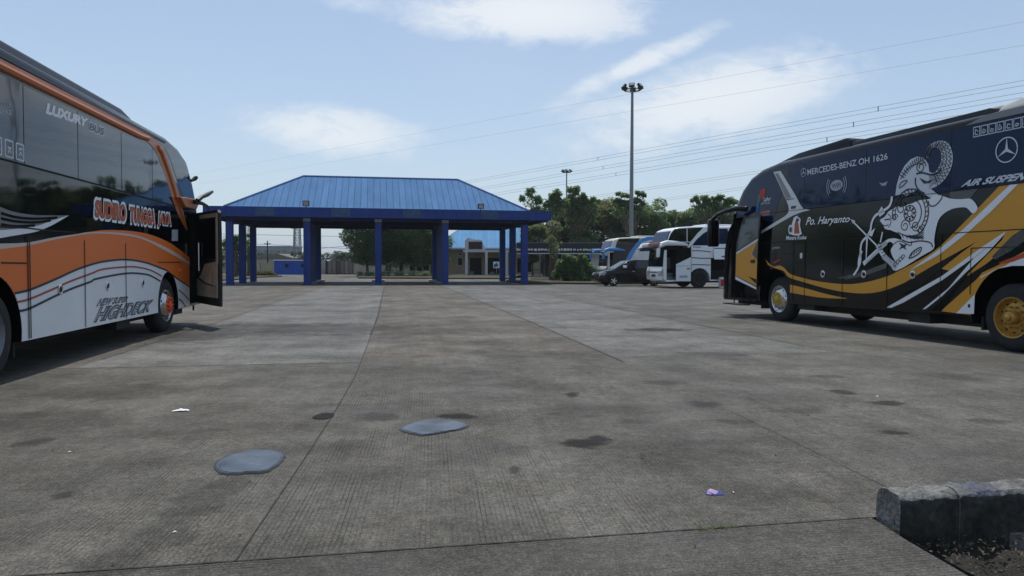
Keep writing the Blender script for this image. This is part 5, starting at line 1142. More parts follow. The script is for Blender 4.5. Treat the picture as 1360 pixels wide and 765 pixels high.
def tree(px_, Y, ptop, pw, pbot, label, seed, m='leaf', dens=1.0, group=None, leafs=.2, style='round', nb=26, base=352.0, name='tree', zb=-.3):
    """crown between photo heights ptop and pbot, pw pixels wide, standing at depth Y"""
    r = random.Random(seed); k = Y / F; x = (px_ - 680) * k; zt = CH + (351.6 - ptop) * k; zbt = CH + (351.6 - pbot) * k; W_ = pw * k / 2; H_ = (zt - zbt) / 2; cz = (zt + zbt) / 2
    t = thing(name, label, 'tree', (x, Y, zb), r.uniform(0, .5) * 0, group); cz -= zb; zt -= zb; zbt -= zb
    b = MB(); nbl = []
    lim = []
    for i in range(nb):
        a = r.uniform(0, math.tau); rr_ = r.random() ** .5 * .72; zz = r.uniform(-.82, .78); w_ = math.sqrt(max(.1, 1 - zz * zz)) 
        if style == 'column': w_ = 1 - max(0, zz) * .5
        q = (math.cos(a) * rr_ * W_ * w_, math.sin(a) * rr_ * W_ * .8 * w_, cz + zz * H_ * .9)
        s_ = r.uniform(.22, .40) * min(W_, H_ * 1.2); nbl.append((*q, s_, s_, s_ * .75, int(95 * dens * (s_ / leafs / 4) ** 1.6 + 20)))
    leaves(b, nbl, leafs, M[m], seed)
    cr = b.build('crown', t)
    b = MB(); tr = max(.1, W_ * .045); lean = r.uniform(-.3, .3)
    b.tube([(0, 0, 0), (lean * .3, 0, zbt * .6), (lean, .1, zbt + H_ * .5), (lean * 1.2, .1, cz + H_ * .3)], [tr * 1.3, tr, tr * .7, tr * .25], M['bark'], 8)
    for i in range(7):
        q = nbl[i * 3 % len(nbl)]; z0 = zbt + (cz - zbt) * r.uniform(-.1, .8); b.tube([(lean * .7, .05, z0), (q[0] * .5, q[1] * .5, (z0 + q[2]) / 2 + .2), (q[0], q[1], q[2])], [tr * .3, tr * .2, tr * .08], M['bark'], 6)
    b.build('trunk', t, sm=True); return t
TG = 'trees in a row beyond the parked coaches'
R_ = [ # px, Y, top, width, bottom, label, material, leaf
    (708, 80, 292, 50, 352, 'olive bushy tree right beside the end of the canopy fascia', 'leaf_brown', .16),
    (748, 88, 262, 78, 350, 'broad tree below the distant mast, lowest crown of the row', 'leaf', .17),
    (771, 84, 247, 52, 345, 'tree with the tallest rounded top right of the distant mast', 'leaf', .17),
    (799, 90, 256, 74, 350, 'olive tinted tree filling the row left of the tall mast', 'leaf_brown', .17),
    (830, 92, 262, 66, 350, 'dark green tree directly behind the tall mast', 'leaf', .17),
    (862, 86, 255, 62, 345, 'tree with a smooth domed top right of the tall mast', 'leaf', .17),
    (890, 95, 271, 52, 345, 'low sparse tree between the domed tree and the light gap', 'leaf_dark', .17),
    (921, 92, 272, 58, 345, 'pale leaved low tree above the white coach roof', 'leaf_lite', .16),
    (952, 88, 258, 66, 345, 'dark spreading tree behind the black coach mirror', 'leaf_dark', .18),
    (985, 90, 262, 56, 345, 'tree at the right end of the row behind the black coach nose', 'leaf_dark', .18)]
for i, (x, Y, tp, wd, bt_, lab, mm_, lf) in enumerate(R_):
    tree(x, Y, tp, wd, bt_, lab, 40 + i, mm_, 1.55, TG, lf, nb=52)
# sprays of big leaves standing above the row
def spray(px_, Y, clumps, label, seed, m='leaf'):
    k = Y / F; x = (px_ - 680) * k; t = thing('tree', label, 'tree', (x, Y, -.3)); b = MB(); tb = MB(); r = random.Random(seed)
    for (cx, cy, w_, h_) in [(c[0] + dx_, c[1] + dy_, c[2] * sc_, c[3] * sc_) for c in clumps for (dx_, dy_, sc_) in ((0, 0, 1.0), (c[2] * r.uniform(.3, .6), c[3] * r.uniform(.1, .6), .7), (-c[2] * r.uniform(.3, .6), c[3] * r.uniform(-.2, .5), .65))]:
        X = (cx - px_) * k; Z = CH + (351.6 - cy) * k + .3; rx = w_ * k / 2; rz = h_ * k / 2
        n = int(20 + 5 * w_)
        for _ in range(n):                     # drooping palmate leaves from the clump centre
            a = r.uniform(0, math.tau); ln_ = rx * r.uniform(.35, 1.0); c = Vector((X, r.uniform(-.3, .3), Z + rz * r.uniform(-.5, .5)))
            tip = c + Vector((math.cos(a) * ln_, math.sin(a) * ln_ * .7, -rz * r.uniform(-.35, .9))); side = Vector((-math.sin(a), math.cos(a), r.uniform(-.6, .6))) * .15 * r.uniform(.6, 1.4)
            md_ = (c + tip) / 2 + Vector((0, 0, .12)); b.add([c, md_ - side, tip, md_ + side], [(0, 1, 2, 3)], M[m])
        tb.tube([(X * .3, 0, Z * .6), (X * .7, 0, Z * .8), (X, 0, Z - rz * .2)], [.07, .05, .02], M['bark'], 6)
    leaves(b, [((c[0] - px_) * k * .92, .3, max(3.5, CH + (351.6 - c[1]) * k - .9), 1.0, .8, .9, 130) for c in clumps if c[2] > 8], .17, M[m], seed, shell=.3)
    b.build('crown', t); tb.tube([(0, 0, 0), (0, 0, 3.4)], [.14, .1], M['bark'], 8); tb.build('trunk', t); return t
spray(722, 82, [(704, 255, 20, 18), (739, 259, 22, 20), (728, 270, 22, 16), (712, 279, 22, 14), (700, 286, 16, 12), (744, 270, 16, 12), (686, 277, 7, 6)], 'sparse tree with separate drooping leaf clumps above the canopy end', 5)
spray(764, 83, [(764, 252, 18, 16), (758, 262, 16, 12), (775, 264, 16, 12), (787, 265, 14, 10), (766, 272, 22, 16)], 'large leaved tree poking above the olive crowns', 6)
spray(838, 84, [(828, 259, 16, 9), (820, 266, 16, 8), (850, 257, 14, 9), (846, 266, 16, 10), (834, 270, 22, 12)], 'flat topped large leaved tree crossed by the tall mast', 7)
spray(944, 85, [(922, 264, 12, 8), (934, 263, 18, 12), (955, 262, 18, 12), (945, 270, 24, 14), (970, 266, 18, 12), (930, 273, 12, 9)], 'long branched large leaved tree behind the black coach mirror', 8)
# centre tree seen through the canopy, and neighbours
CG = 'trees seen through the canopy'
tree(533, 80, 262, 112, 357, 'large dense tree with a forked trunk seen in the middle bay of the canopy', 21, 'leaf', 1.4, CG, .16, nb=76)
tree(489, 78, 266, 84, 358, 'dense dark tree beside the corrugated fence seen through the canopy', 22, 'leaf_dark', 1.4, CG, .16, nb=56)
tree(572, 84, 278, 70, 358, 'tree beside the blue roofed office seen through the canopy', 23, 'leaf_dark', 1.3, CG, .16, nb=42)
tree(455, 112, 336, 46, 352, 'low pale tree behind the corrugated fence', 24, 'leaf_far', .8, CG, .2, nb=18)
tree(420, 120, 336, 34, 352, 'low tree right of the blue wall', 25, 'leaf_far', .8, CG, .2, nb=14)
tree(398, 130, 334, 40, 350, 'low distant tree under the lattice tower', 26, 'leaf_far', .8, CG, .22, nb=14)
tree(292, 72, 300, 26, 362, 'thin scrubby tree between the open bus door and the first column', 27, 'leaf', .6, CG, .13, nb=14)
tree(315, 74, 330, 18, 366, 'leafy shrubby tree between the first two left columns', 28, 'leaf_lite', .9, CG, .13, nb=14)
tree(330, 84, 322, 16, 356, 'narrow tree between the second and third left columns', 29, 'leaf', .7, CG, .14, nb=12)
spray(313, 70, [(315, 316, 12, 6), (309, 322, 12, 8), (318, 330, 14, 8), (300, 326, 10, 8)], 'palm like tree left of the second column', 9)
spray(330, 76, [(331, 314, 8, 5), (328, 324, 9, 8)], 'small palm like tree between the second and third columns', 10)
def hedge(pts, Y, label, m, seed, leafs=.1, cat='shrub', name='shrub', dens=120, group=None):
    k = Y / F; px0 = sum(p[0] for p in pts) / len(pts); x = (px0 - 680) * k; t = thing(name, label, cat, (x, Y, 0), 0, group); b = MB(); tb = MB()
    bl = []
    for (cx, cy, w_, h_) in pts:
        bl.append(((cx - px0) * k, 0, CH + (351.6 - cy) * k, w_ * k / 2, w_ * k / 2.4, h_ * k / 2, int(dens * w_ / 20)))
        tb.tube([((cx - px0) * k * .8, 0, 0), ((cx - px0) * k, 0, CH + (351.6 - cy) * k)], [.03, .015], M['bark'], 5)
    leaves(b, bl, leafs, M[m], seed, shell=.3); b.build('foliage', t); tb.build('stem', t); return t
hedge([(744, 352, 14, 18), (755, 345, 13, 18), (764, 349, 16, 20), (776, 346, 10, 16), (781, 356, 16, 18), (752, 358, 18, 18), (766, 360, 20, 18), (740, 364, 16, 14), (756, 369, 22, 10), (775, 369, 24, 10), (789, 362, 12, 16), (795, 369, 12, 8), (749, 340, 6, 8), (770, 341, 6, 8)], 54, 'big leafy shrub on the kerbed bed beside the black car', 'leaf', 31, .11, dens=480)
hedge([(735, 330, 16, 26), (731, 318, 14, 14)], 56, 'vine covered trunk at the corner of the kerbed bed', 'leaf_brown', 32, .1, 'tree', 'vine_trunk', 200)
hedge([(345, 364, 16, 8), (356, 363, 18, 8), (364, 366, 10, 5), (334, 366, 16, 6), (322, 366, 16, 6), (310, 368, 18, 6), (296, 370, 16, 6)], 78, 'yellow green ground shrub in the planted bed left of the blue wall', 'grass', 33, .1, dens=500)
hedge([(515, 361, 16, 12), (530, 363, 16, 9), (549, 363, 16, 9), (566, 363, 14, 8), (505, 364, 12, 8), (490, 364, 16, 8), (478, 364, 10, 6)], 75, 'low planting at the foot of the tree behind the canopy', 'leaf_dark', 34, .09, dens=300)
hedge([(526, 352, 10, 8), (516, 354, 9, 8)], 76, 'small pale leaved shrub in front of the beige garden wall', 'leaf_lite', 35, .09, dens=220)
wood = MB(); rw = random.Random(2)
bl = []
for i in range(46):
    px_ = rw.uniform(255, 470); Y = rw.uniform(240, 300); k = Y / F; s_ = rw.uniform(4, 9) * k
    bl.append(((px_ - 680) * k, Y, CH + (351.6 - rw.uniform(338, 346)) * k, s_ * 1.3, s_, s_ * .7, 150))
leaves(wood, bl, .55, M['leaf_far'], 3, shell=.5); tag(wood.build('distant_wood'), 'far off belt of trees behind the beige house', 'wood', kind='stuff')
def belt(az0, az1, d0, d1, n, label, seed):
    b = MB(); r = random.Random(seed); bl = []
    for i in range(n):
        az = rad(r.uniform(az0, az1)); d = r.uniform(d0, d1); s_ = r.uniform(2.2, 4.0); h = r.uniform(2.0, 6.0)
        bl.append((math.sin(az) * d, math.cos(az) * d, h, s_, s_, s_ * .8, 150))
    leaves(b, bl, .5, M['leaf'], seed, shell=.35); return tag(b.build('tree_belt'), label, 'wood', kind='stuff')
belt(-115, -30, 52, 64, 60, 'belt of trees along the left side of the yard, behind the orange coach', 91)
belt(44, 118, 48, 60, 60, 'belt of trees along the right side of the yard, behind the black coach', 92)
# ================================================================== FAR BUILDINGS
def bld(px0, px1, Y, name, label, cat, rot=GA):
    a = gp(px0, 367); x = (px0 - 680) * Y / F; return thing(name, label, cat, (x, Y, 0), rot)
# office with pale blue hip roof
OB = Plane(((572 - 680) * 86 / F, 86), (1, .02)); P = OB
ob = thing('office_building', 'single storey beige office with pale blue hip roof and dark porch', 'building', OB.o, OB.ang)
z_e = CH + (351.6 - 329.5) * 86 / F; z_e = 3.25
uL, uR = P(571, 340)[0], P(741, 340)[0]
b = MB(); b.box(.9, uR - .9, 1.2, 9, 0, 3.2, M['beige']); b.build('wall', ob)
hip(ob, 0, uR, 0, 10, 3.27, 5.9, P(607, 300)[0] + .4, P(707, 300)[0] - .3, M['roof_blue2'], M['roof_blue2'], nm='roof', cap=M['plaster_white'])
b = MB(); b.box(.02, uR, -.03, .0, 3.08, 3.26, M['plaster_white']); b.build('fascia', ob)
def pan(xa, xb, ya, yb, y, m, nm, par, dep=.03):
    u0, z1 = P(xa, ya, y); u1, z0 = P(xb, yb, y); b = MB(); b.box(u0, u1, y - dep, y, z0, z1, m); return b.build(nm, par)
for (xa, xb, ya, yb) in ((607.5, 614.5, 342, 353), (608.5, 613.5, 336, 339.5), (700.5, 706.5, 343, 362)):
    w_ = pan(xa, xb, ya, yb, 1.19, M['plaster_white'], 'window', ob, .05); pan(xa + .7, xb - .7, ya + .8, yb - .8, 1.13, M['glass_dark'], 'pane', w_, .01)
for (xa, xb, ya, yb) in ((624, 639.5, 342.5, 365.5), (647, 666, 342.5, 363.5), (687, 692.5, 343, 362), (716, 731, 343, 363)):
    pan(xa, xb, ya, yb, 1.195, M['void'], 'doorway', ob, .02)
# porch: white beam, posts, parapet sign
b = MB(); u0 = P(615, 332, -2.4)[0]; u1 = P(682, 332, -2.4)[0]; b.box(u0, u1, -2.5, -2.3, 2.72, 2.95, M['plaster_white']); b.box(u0, u1, -2.3, 1.19, 2.9, 2.97, M['darkroof']); b.build('porch_roof', ob)
for xx in (619.5, 646, 673):
    u, z = P(xx, 350, -2.4); b = MB(); b.box(u - .14, u + .14, -2.52, -2.28, 0, 2.72, M['plaster_white']); b.build('post', ob)
b = MB(); u0, zz1 = P(617.5, 318, -2.2); u1 = P(645, 330, -2.2)[0]; b.prism([(u0, 2.98), (u0, 4.0), (u0 + .35, 4.35), (u0 + .9, 4.15), (u1 - .45, 4.1), (u1, 2.98)], -2.35, -2.2, M['plaster_white']); sg = b.build('sign_gable', ob)
b = MB(); b.box(u0 + .42, u1 - .38, -2.37, -2.352, 3.05, 3.9, mat('dark_sign', (.05, .02, .025), .6)); b.build('sign_board', sg)
pan(655, 663, 347.5, 356, -2.6, M['text_white'], 'notice', ob, .03)
b = MB(); u0 = P(651, 360, .6)[0]; u1 = P(657, 360, .6)[0]; b.box(u0, u1, .4, .9, 0, .45, M['steel']); u0 = P(624.5, 360, .6)[0]; u1 = P(629, 360, .6)[0]; b.box(u0, u1, .4, .9, 0, .5, M['steel']); b.build('bench', ob, bevel=.03)
b = MB(); b.box(.3, uR - .3, -3.2, 1.2, .001, .14, M['conc_cap']); b.build('plinth', ob)
# sign on a post in front of the office
sp_ = dp(659.5, 360, 76); t = thing('notice_sign', 'white and blue notice board on a post in front of the office porch', 'sign', (sp_.x, 76, 0))
b = MB(); b.box(-.03, .03, -.03, .03, 0, 1.0, M['steel']); b.build('post', t); b = MB(); b.box(-.32, .3, -.05, -.031, .95, 1.6, M['text_white']); bo_ = b.build('board', t); b = MB(); b.prism([(-.28, 1.0), (-.28, 1.3), (.05, 1.52), (.2, 1.2), (.05, 1.1)], -.056, -.051, M['cyan']); b.build('emblem', bo_)
# long dark walkway canopy from the office to the right
WB = Plane((dp(700, 325, 72).x, 72), (1, .03)); P = WB
wk = thing('walkway_canopy', 'long low dark canopy with a pale fringe and thin posts behind the shrubs', 'canopy', WB.o, WB.ang)
ur = P(832, 325)[0]
b = MB(); b.box(-1, ur, -.2, 3.6, 3.0, 3.42, M['darkroof']); b.box(-1, ur, -.2, 3.6, 3.425, 3.47, M['steel']); b.build('roof', wk)
b = MB(); rr = random.Random(4); x_ = -1
while x_ < ur - .1:
    w_ = rr.uniform(.12, .3); b.box(x_, x_ + w_, -.23, -.205, 2.66 + rr.uniform(0, .06), 2.9 - rr.uniform(0, .05), M['plaster_white']); x_ += w_ + rr.uniform(.03, .14)
b.build('fringe', wk)
b = MB(); b.box(-1, ur, -.22, -.12, 2.36, 2.44, M['plaster_white']); b.box(-1, ur, -.2, -.1, 2.46, 2.99, M['darkroof']); b.build('beam', wk)
for i in range(7):
    u = -.4 + i * 1.65; b = MB(); b.box(u - .05, u + .05, -.15, -.05, 0, 2.36, M['steel'] if i % 2 else M['blue_dark']); b.build('post', wk)
b = MB(); b.box(2.0, ur, 3.0, 3.2, 0, 2.9, M['darkroof']); b.build('back_panel', wk)
# kerbs painted black and white
def striped_kerb(px_pts, label, seg_len, z=.16, d=.3):
    pts = [gp(x, y) for x, y in px_pts]; t = thing('kerb', label, 'kerb', (0, 0, 0), 0, 'black and white kerbs round the planted beds'); bw = MB(); bk_ = MB(); k = 0
    for a, c in zip(pts, pts[1:]):
        L_ = (c - a).length; n = max(1, int(L_ / seg_len)); dr_ = (c - a) / n; ang = math.atan2(dr_.y, dr_.x)
        for i in range(n):
            q = a + dr_ * i; Mm = Matrix.Translation((q.x, q.y, 0)) @ Matrix.Rotation(ang, 4, 'Z'); 
    bw.build('white_blocks', t); bk_.build('black_blocks', t); return t
striped_kerb([(672, 374.5), (684, 376.3), (703, 377.4), (738, 377.3), (802, 378.3), (830, 377.6), (900, 377.5)], 'near black and white kerb running from the right columns to the parked car', .9, .22)
striped_kerb([(474, 370.3), (577, 370.8), (700, 371.2)], 'far black and white kerb under the trees seen through the canopy', .75, .24)
striped_kerb([(277, 374.5), (300, 373), (318, 372), (345, 369.3), (375, 367.8), (384, 366.9), (368, 366.2)], 'curving kerb round the planted bed seen between the left columns', .6, .2)
bedm = mat('garden_soil', (.07, .06, .035), .95, noise=[(.6, .4, 6)])
def patch(px_pts, z, m, nm):
    b = MB(); b.slab([(q.x, q.y) for q in [gp(x, y) for x, y in px_pts]], .001, z, m); return tag(b.build(nm), kind='structure')
patch([(672, 374.3), (703, 377.1), (802, 378), (900, 377.2), (900, 367), (690, 366.5)], .12, bedm, 'planting_bed')
patch([(476, 370), (577, 370.5), (700, 370.9), (700, 362), (470, 362)], .12, bedm, 'planting_bed')
patch([(260, 375), (318, 371.7), (345, 369), (375, 367.5), (366, 365.8), (300, 364), (240, 366)], .1, bedm, 'planting_bed')
# low fence on the near kerb
b = MB(); fr = thing('railing', 'low dark railing under the shrub beside the parked car', 'railing', gp(706, 374), 0); a = gp(706, 374); c = gp(800, 374.6); d = c - a; n = 40
for i in range(n + 1): q = d * i / n; b.box(q.x - .012, q.x + .012, q.y - .012, q.y + .012, .1, .95, M['blackmat'])
b.build('bars', fr); b = MB(); 
for z in (.2, .93): b.tube([(0, 0, z), (d.x, d.y, z)], .02, M['blackmat'], 5)
b.build('rail', fr)
b = MB(); q = gp(735, 373.5); t = thing('tree', 'bare trunk rising from the kerbed bed right of the last column', 'tree', (q.x, q.y, 0)); b.tube([(0, 0, 0), (.05, 0, 1.6), (-.05, 0, 3.2), (.1, 0, 4.6)], [.42, .36, .3, .12], M['bark'], 9); b.build('trunk', t, sm=True); b = MB(); leaves(b, [(0, 0, 4.3, .7, .6, .6, 160), (.1, 0, 3.2, .6, .5, .8, 90)], .11, M['leaf_brown'], 77); b.build('crown', t)
# beige garden wall with posts (behind the central tree)
Pw = Plane((dp(470, 360, 92).x, 92), (1, .0)); ul_, ur_ = 0, Pw(600, 360)[0]
gw = thing('garden_wall', 'low beige wall with dark openings behind the central tree', 'wall', Pw.o, Pw.ang)
b = MB(); b.box(0, ur_, 0, .2, 0, 1.75, M['beige2']); b.build('wall', gw); 
b = MB()
for xx in (548, 557, 566, 516): u = Pw(xx, 358)[0]; b.box(u - .35, u + .35, -.03, -.005, .5, 1.3, M['void'])
b.build('opening', gw)
Pf = Plane((dp(424, 360, 96).x, 96), (1, -.02)); u1 = Pf(492, 360)[0]
fe = thing('corrugated_fence', 'rusty brown corrugated sheet fence between the blue wall and the dark tree', 'fence', Pf.o, Pf.ang)
b = MB(); b.box(.9, u1, 0, .08, 0, 1.75, M['fence_sheet']); b.build('sheet', fe); b = MB(); b.box(-.3, .9, 0, .15, 0, 1.85, M['beige2']); b.build('gate_post', fe); b = MB(); b.box(.85, .95, -.1, .12, 0, 1.95, M['under']); b.box(.95, u1, -.02, -.003, 0, .1, M['under']); b.build('frame', fe)
Pb = Plane((dp(364, 360, 92).x, 92), (1, -.005)); u1 = Pb(407, 360)[0]
bw_ = thing('blue_wall', 'bright blue wall block with two dark square vents left of the second column', 'wall', Pb.o, Pb.ang)
b = MB(); b.box(0, u1 + .6, 0, 2.2, 0, 1.72, M['blue_wall']); b.build('wall', bw_); b = MB(); b.box(-.1, u1 + .7, -.1, 2.3, 1.72, 1.86, M['plaster_white']); b.build('coping', bw_)
for xx in (381, 402.5):
    u = Pb(xx, 353)[0]; b = MB(); b.box(u - .24, u + .24, -.04, -.003, .85, 1.35, M['blue_dark']); w_ = b.build('window', bw_); b = MB(); b.box(u - .19, u + .19, -.05, -.041, .9, 1.3, M['void']); b.build('pane', w_)
Ph = Plane((dp(300, 350, 125).x, 125), (1, 0.02)); u1 = Ph(386, 350)[0]
hs_ = thing('beige_house', 'old beige house with a shallow grey roof behind the blue wall', 'house', Ph.o, Ph.ang)
b = MB(); b.box(0, u1 - .2, 0, 8, -.3, 2.3, M['beige2']); b.build('wall', hs_)
b = MB(); b.add([(-.5, -.6, 2.3), (u1 * .82, -.6, 3.05), (u1 + .6, -.6, 2.3), (-.5, 8.5, 2.4), (u1 * .82, 8.5, 3.15), (u1 + .6, 8.5, 2.4)], [(0, 1, 4, 3), (1, 2, 5, 4), (0, 2, 1), (3, 4, 5)], M['tile_grey']); b.build('roof', hs_)
fl_ = thing('beige_wall', 'pale beige compound wall stretching behind the left columns', 'wall', (dp(255, 350, 104).x, 104, 0)); b = MB(); b.box(0, 11.5, 0, .2, 0, 1.5, M['fence_wall']); b.build('wall', fl_)
# far grey building, haze mixed into its bluish colour
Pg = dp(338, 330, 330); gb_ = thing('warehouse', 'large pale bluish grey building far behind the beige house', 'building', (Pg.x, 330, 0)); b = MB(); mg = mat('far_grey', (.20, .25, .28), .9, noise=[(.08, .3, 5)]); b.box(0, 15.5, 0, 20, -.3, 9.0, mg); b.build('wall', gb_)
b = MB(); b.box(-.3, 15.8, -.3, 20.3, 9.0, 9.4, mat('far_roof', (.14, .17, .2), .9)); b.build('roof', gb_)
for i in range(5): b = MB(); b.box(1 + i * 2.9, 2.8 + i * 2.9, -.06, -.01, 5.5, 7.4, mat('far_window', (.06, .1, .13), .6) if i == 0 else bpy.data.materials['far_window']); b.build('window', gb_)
# lattice towers
def lattice(px_, Y, ptop, w0, label):
    k = Y / F; x = (px_ - 680) * k; h = CH + (351 - ptop) * k; t = thing('lattice_tower', label, 'tower', (x, Y, 0)); b = MB(); n = 14
    def cor(i, z): w_ = w0 * (1 - .55 * z / h); s = ((-1, -1), (1, -1), (1, 1), (-1, 1))[i % 4]; return Vector((s[0] * w_, s[1] * w_, z))
    tm = M['steel']
    for i in range(4): b.tube([cor(i, 0), cor(i, h)], .13, tm, 5)
    for j in range(n):
        z0, z1 = h * j / n, h * (j + 1) / n
        for i in range(4): b.tube([cor(i, z0), cor(i + 1, z1)], .07, tm, 4); b.tube([cor(i + 1, z0), cor(i, z1)], .07, tm, 4); b.tube([cor(i, z1), cor(i + 1, z1)], .07, tm, 4)
    b.build('frame', t); b = MB()
    for z in (.8, .9): b.box(-.9, .9, -1.1, -.9, h * z, h * z + 2.2, M['plaster_white'])
    b.build('antenna', t)
lattice(395, 230, 262, 1.15, 'tall red and grey lattice tower seen left of the second column'.replace('red and grey ', 'grey '))
lattice(328.5, 300, 270, 1.6, 'fainter lattice tower seen between the second and third left columns')
for (px_, pt, Y, lab) in ((355.5, 320, 110, 'thin utility pole standing in front of the beige house'), (391, 300, 120, 'slim grey pole beside the lattice tower')):
    k = Y / F; t = thing('utility_pole', lab, 'pole', ((px_ - 680) * k, Y, 0)); h = CH + (351 - pt) * k; b = MB(); b.tube([(0, 0, 0), (0, 0, h)], [.13, .08], M['under'] if Y < 115 else M['steel'], 8); b.build('pole', t, sm=True)
    b = MB(); b.box(-.5, .5, -.04, .04, h - .5, h - .4, M['under']); b.build('crossarm', t)
# ================================================================== PARKED COACHES AND CAR
def side_coach(origin, label, white, tr, bay=False):
    """heads left, near side to the viewer; local x runs from the nose to the tail; tr holds photo outlines on the side"""
    PL = Plane((origin.x, origin.y), (GX.x, GX.y)); r = thing('coach_bus', label, 'bus', PL.o, PL.ang); m = M['white'] if white else M['cream']; f = -2.15
    pf = [(f, .5), (f - .03, 1.0), (f, 1.6), (f + .04, 2.1), (f + .12, 2.45), (f + .34, 3.08), (f + .5, 3.32), (f + .9, 3.47), (f + 1.8, 3.54), (f + 11.0, 3.56), (f + 11.3, 3.2), (f + 11.3, .5), (f + 8.9, .42)] + arc(f + 8.3, .52, .62, -10, 190, 14) + [(f + 7.6, .42), (f + 2.8, .40)] + arc(f + 2.15, .50, .64, -9, 189, 16) + [(f + 1.45, .40), (f + .15, .35)]
    b = MB(); b.prism(pf, 0, 2.5, m); me = bpy.data.meshes.new('body'); me.from_pydata(b.v, [], b.f); me.materials.append(m)
    bm = bmesh.new(); bm.from_mesh(me); bmesh.ops.recalc_face_normals(bm, faces=bm.faces)
    es = [e for e in bm.edges if abs(e.verts[0].co.y - e.verts[1].co.y) < 1e-6 and all(q.co.z > 1.3 or q.co.x < f + .1 for q in e.verts) and min(q.co.z for q in e.verts) > .45]
    bmesh.ops.bevel(bm, geom=es, offset=.1, segments=4, profile=.5, affect='EDGES', clamp_overlap=True); bmesh.ops.recalc_face_normals(bm, faces=bm.faces); bm.to_mesh(me); bm.free()
    for q in me.polygons: q.use_smooth = True
    me.set_sharp_from_angle(angle=rad(30)); o = bpy.data.objects.new('body', me); C.objects.link(o); o.parent = r
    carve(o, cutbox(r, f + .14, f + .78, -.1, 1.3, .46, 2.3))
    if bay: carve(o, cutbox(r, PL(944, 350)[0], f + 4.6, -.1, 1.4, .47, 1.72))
    b = MB(); b.box(f + .4, f + 11.0, .3, 2.2, .3, .5, M['under']); b.box(f + 2.7, f + 7, .95, 1.5, .3, 1.0, M['under']); b.build('chassis', r)
    bus_wheel(r, f + 2.15, .04, 'dark'); bus_wheel(r, f + 8.3, .05, 'dark'); bus_wheel(r, f + 2.15, 2.44, 'dark', -1); bus_wheel(r, f + 8.3, 2.44, 'dark', -1)
    WS = M['glass_dark']
    b = MB(); b.prism([(f - .03, 1.22), (f - .005, 1.6), (f + .04, 2.1), (f + .10, 2.34), (f + .06, 2.36), (f, 2.1), (f - .045, 1.6), (f - .07, 1.22)], .14, 2.36, WS); b.build('windscreen', r, sm=True)
    b = MB(); b.prism([(f + .14, 2.5), (f + .34, 3.07), (f + .44, 3.22), (f + .4, 3.25), (f + .3, 3.1), (f + .10, 2.51)], .14, 2.36, M['glass_blue']); b.build('upper_windscreen', r, sm=True)
    b = MB(); b.prism([(f - .03, .62), (f - .05, .95), (f - .03, 1.2), (f - .09, 1.2), (f - .16, .95), (f - .15, .45), (f - .02, .42)], .1, 2.4, m); b.build('bumper', r, sm=True, bevel=.04)
    b = MB(); b.box(f - .185, f - .155, .6, 1.9, .86, .92, M['blackmat']); b.build('grille', r); b = MB(); b.box(f - .18, f - .152, .95, 1.5, .62, .76, M['text_dark']); b.build('number_plate', r)
    for yy in (.3, 2.2): b = MB(); b.prism([(f - .19, .68), (f - .17, .95), (f - .08, 1.08), (f + .02, 1.1), (f - .05, .7)], yy - .22, yy + .2, M['lamp_glass'] if white else M['glass_blue']); b.build('headlight', r, bevel=.02)
    for nm, mm_, ly, px in tr: panel(nm, r, [PL.pts(q) for q in px], mm_, ly)
    panel('side_window', r, [[(f + a_, 2.36), (f + c_, 2.36), (f + c_, 3.2), (f + a_, 3.2)] for a_, c_ in ((4.4, 6.0), (6.03, 7.7), (7.73, 9.3), (9.33, 10.9))], M['glass_blue'], 1)
    mm_ = M['white'] if white else M['blue_stripe']
    b = MB(); b.tube([(f + 1.35, -.05, 2.46), (f + .7, -.2, 2.54), (f, -.3, 2.55), (f - .3, -.3, 2.46), (f - .48, -.3, 2.2), (f - .5, -.3, 1.75)], [.07, .13, .15, .14, .12, .1], mm_, 8); b.build('mirror', r, sm=True)
    b = MB(); b.tube([(f + .5, 2.2, 2.45), (f, 2.5, 2.5), (f - .35, 2.7, 2.45), (f - .62, 2.75, 2.2), (f - .64, 2.75, 1.8)], [.12, .13, .13, .12, .1], mm_, 8); b.build('mirror', r, sm=True)
    b = MB(); b.box(f + .16, f + .76, .3, 1.3, .46, .62, M['steel']); b.box(f + .16, f + .76, .6, 1.3, .62, .85, M['steel']); b.box(f + .16, f + .76, .9, 1.3, .85, 1.08, M['under']); b.build('entrance_steps', r)
    b = MB(); b.box(f + .35, f + .7, .75, 1.1, 1.08, 1.75, M['mid_grey']); b.build('driver_seat', r, bevel=.05)
    b = MB(); b.box(f + 2.6, f + 9, .35, 2.15, 3.5, 3.68, m); b.build('roof_pod', r, bevel=.06)
    return r, PL, f
M['blue_stripe'] = paint('sky_blue_paint', (.05, .26, .66), .06, .35, .1)
wb0 = gp(929, 382.3)
def st(pts, wd=2.0):      # thin band in photo pixels
    return [(x, y - wd / 2) for x, y in pts] + [(x, y + wd / 2) for x, y in pts[::-1]]
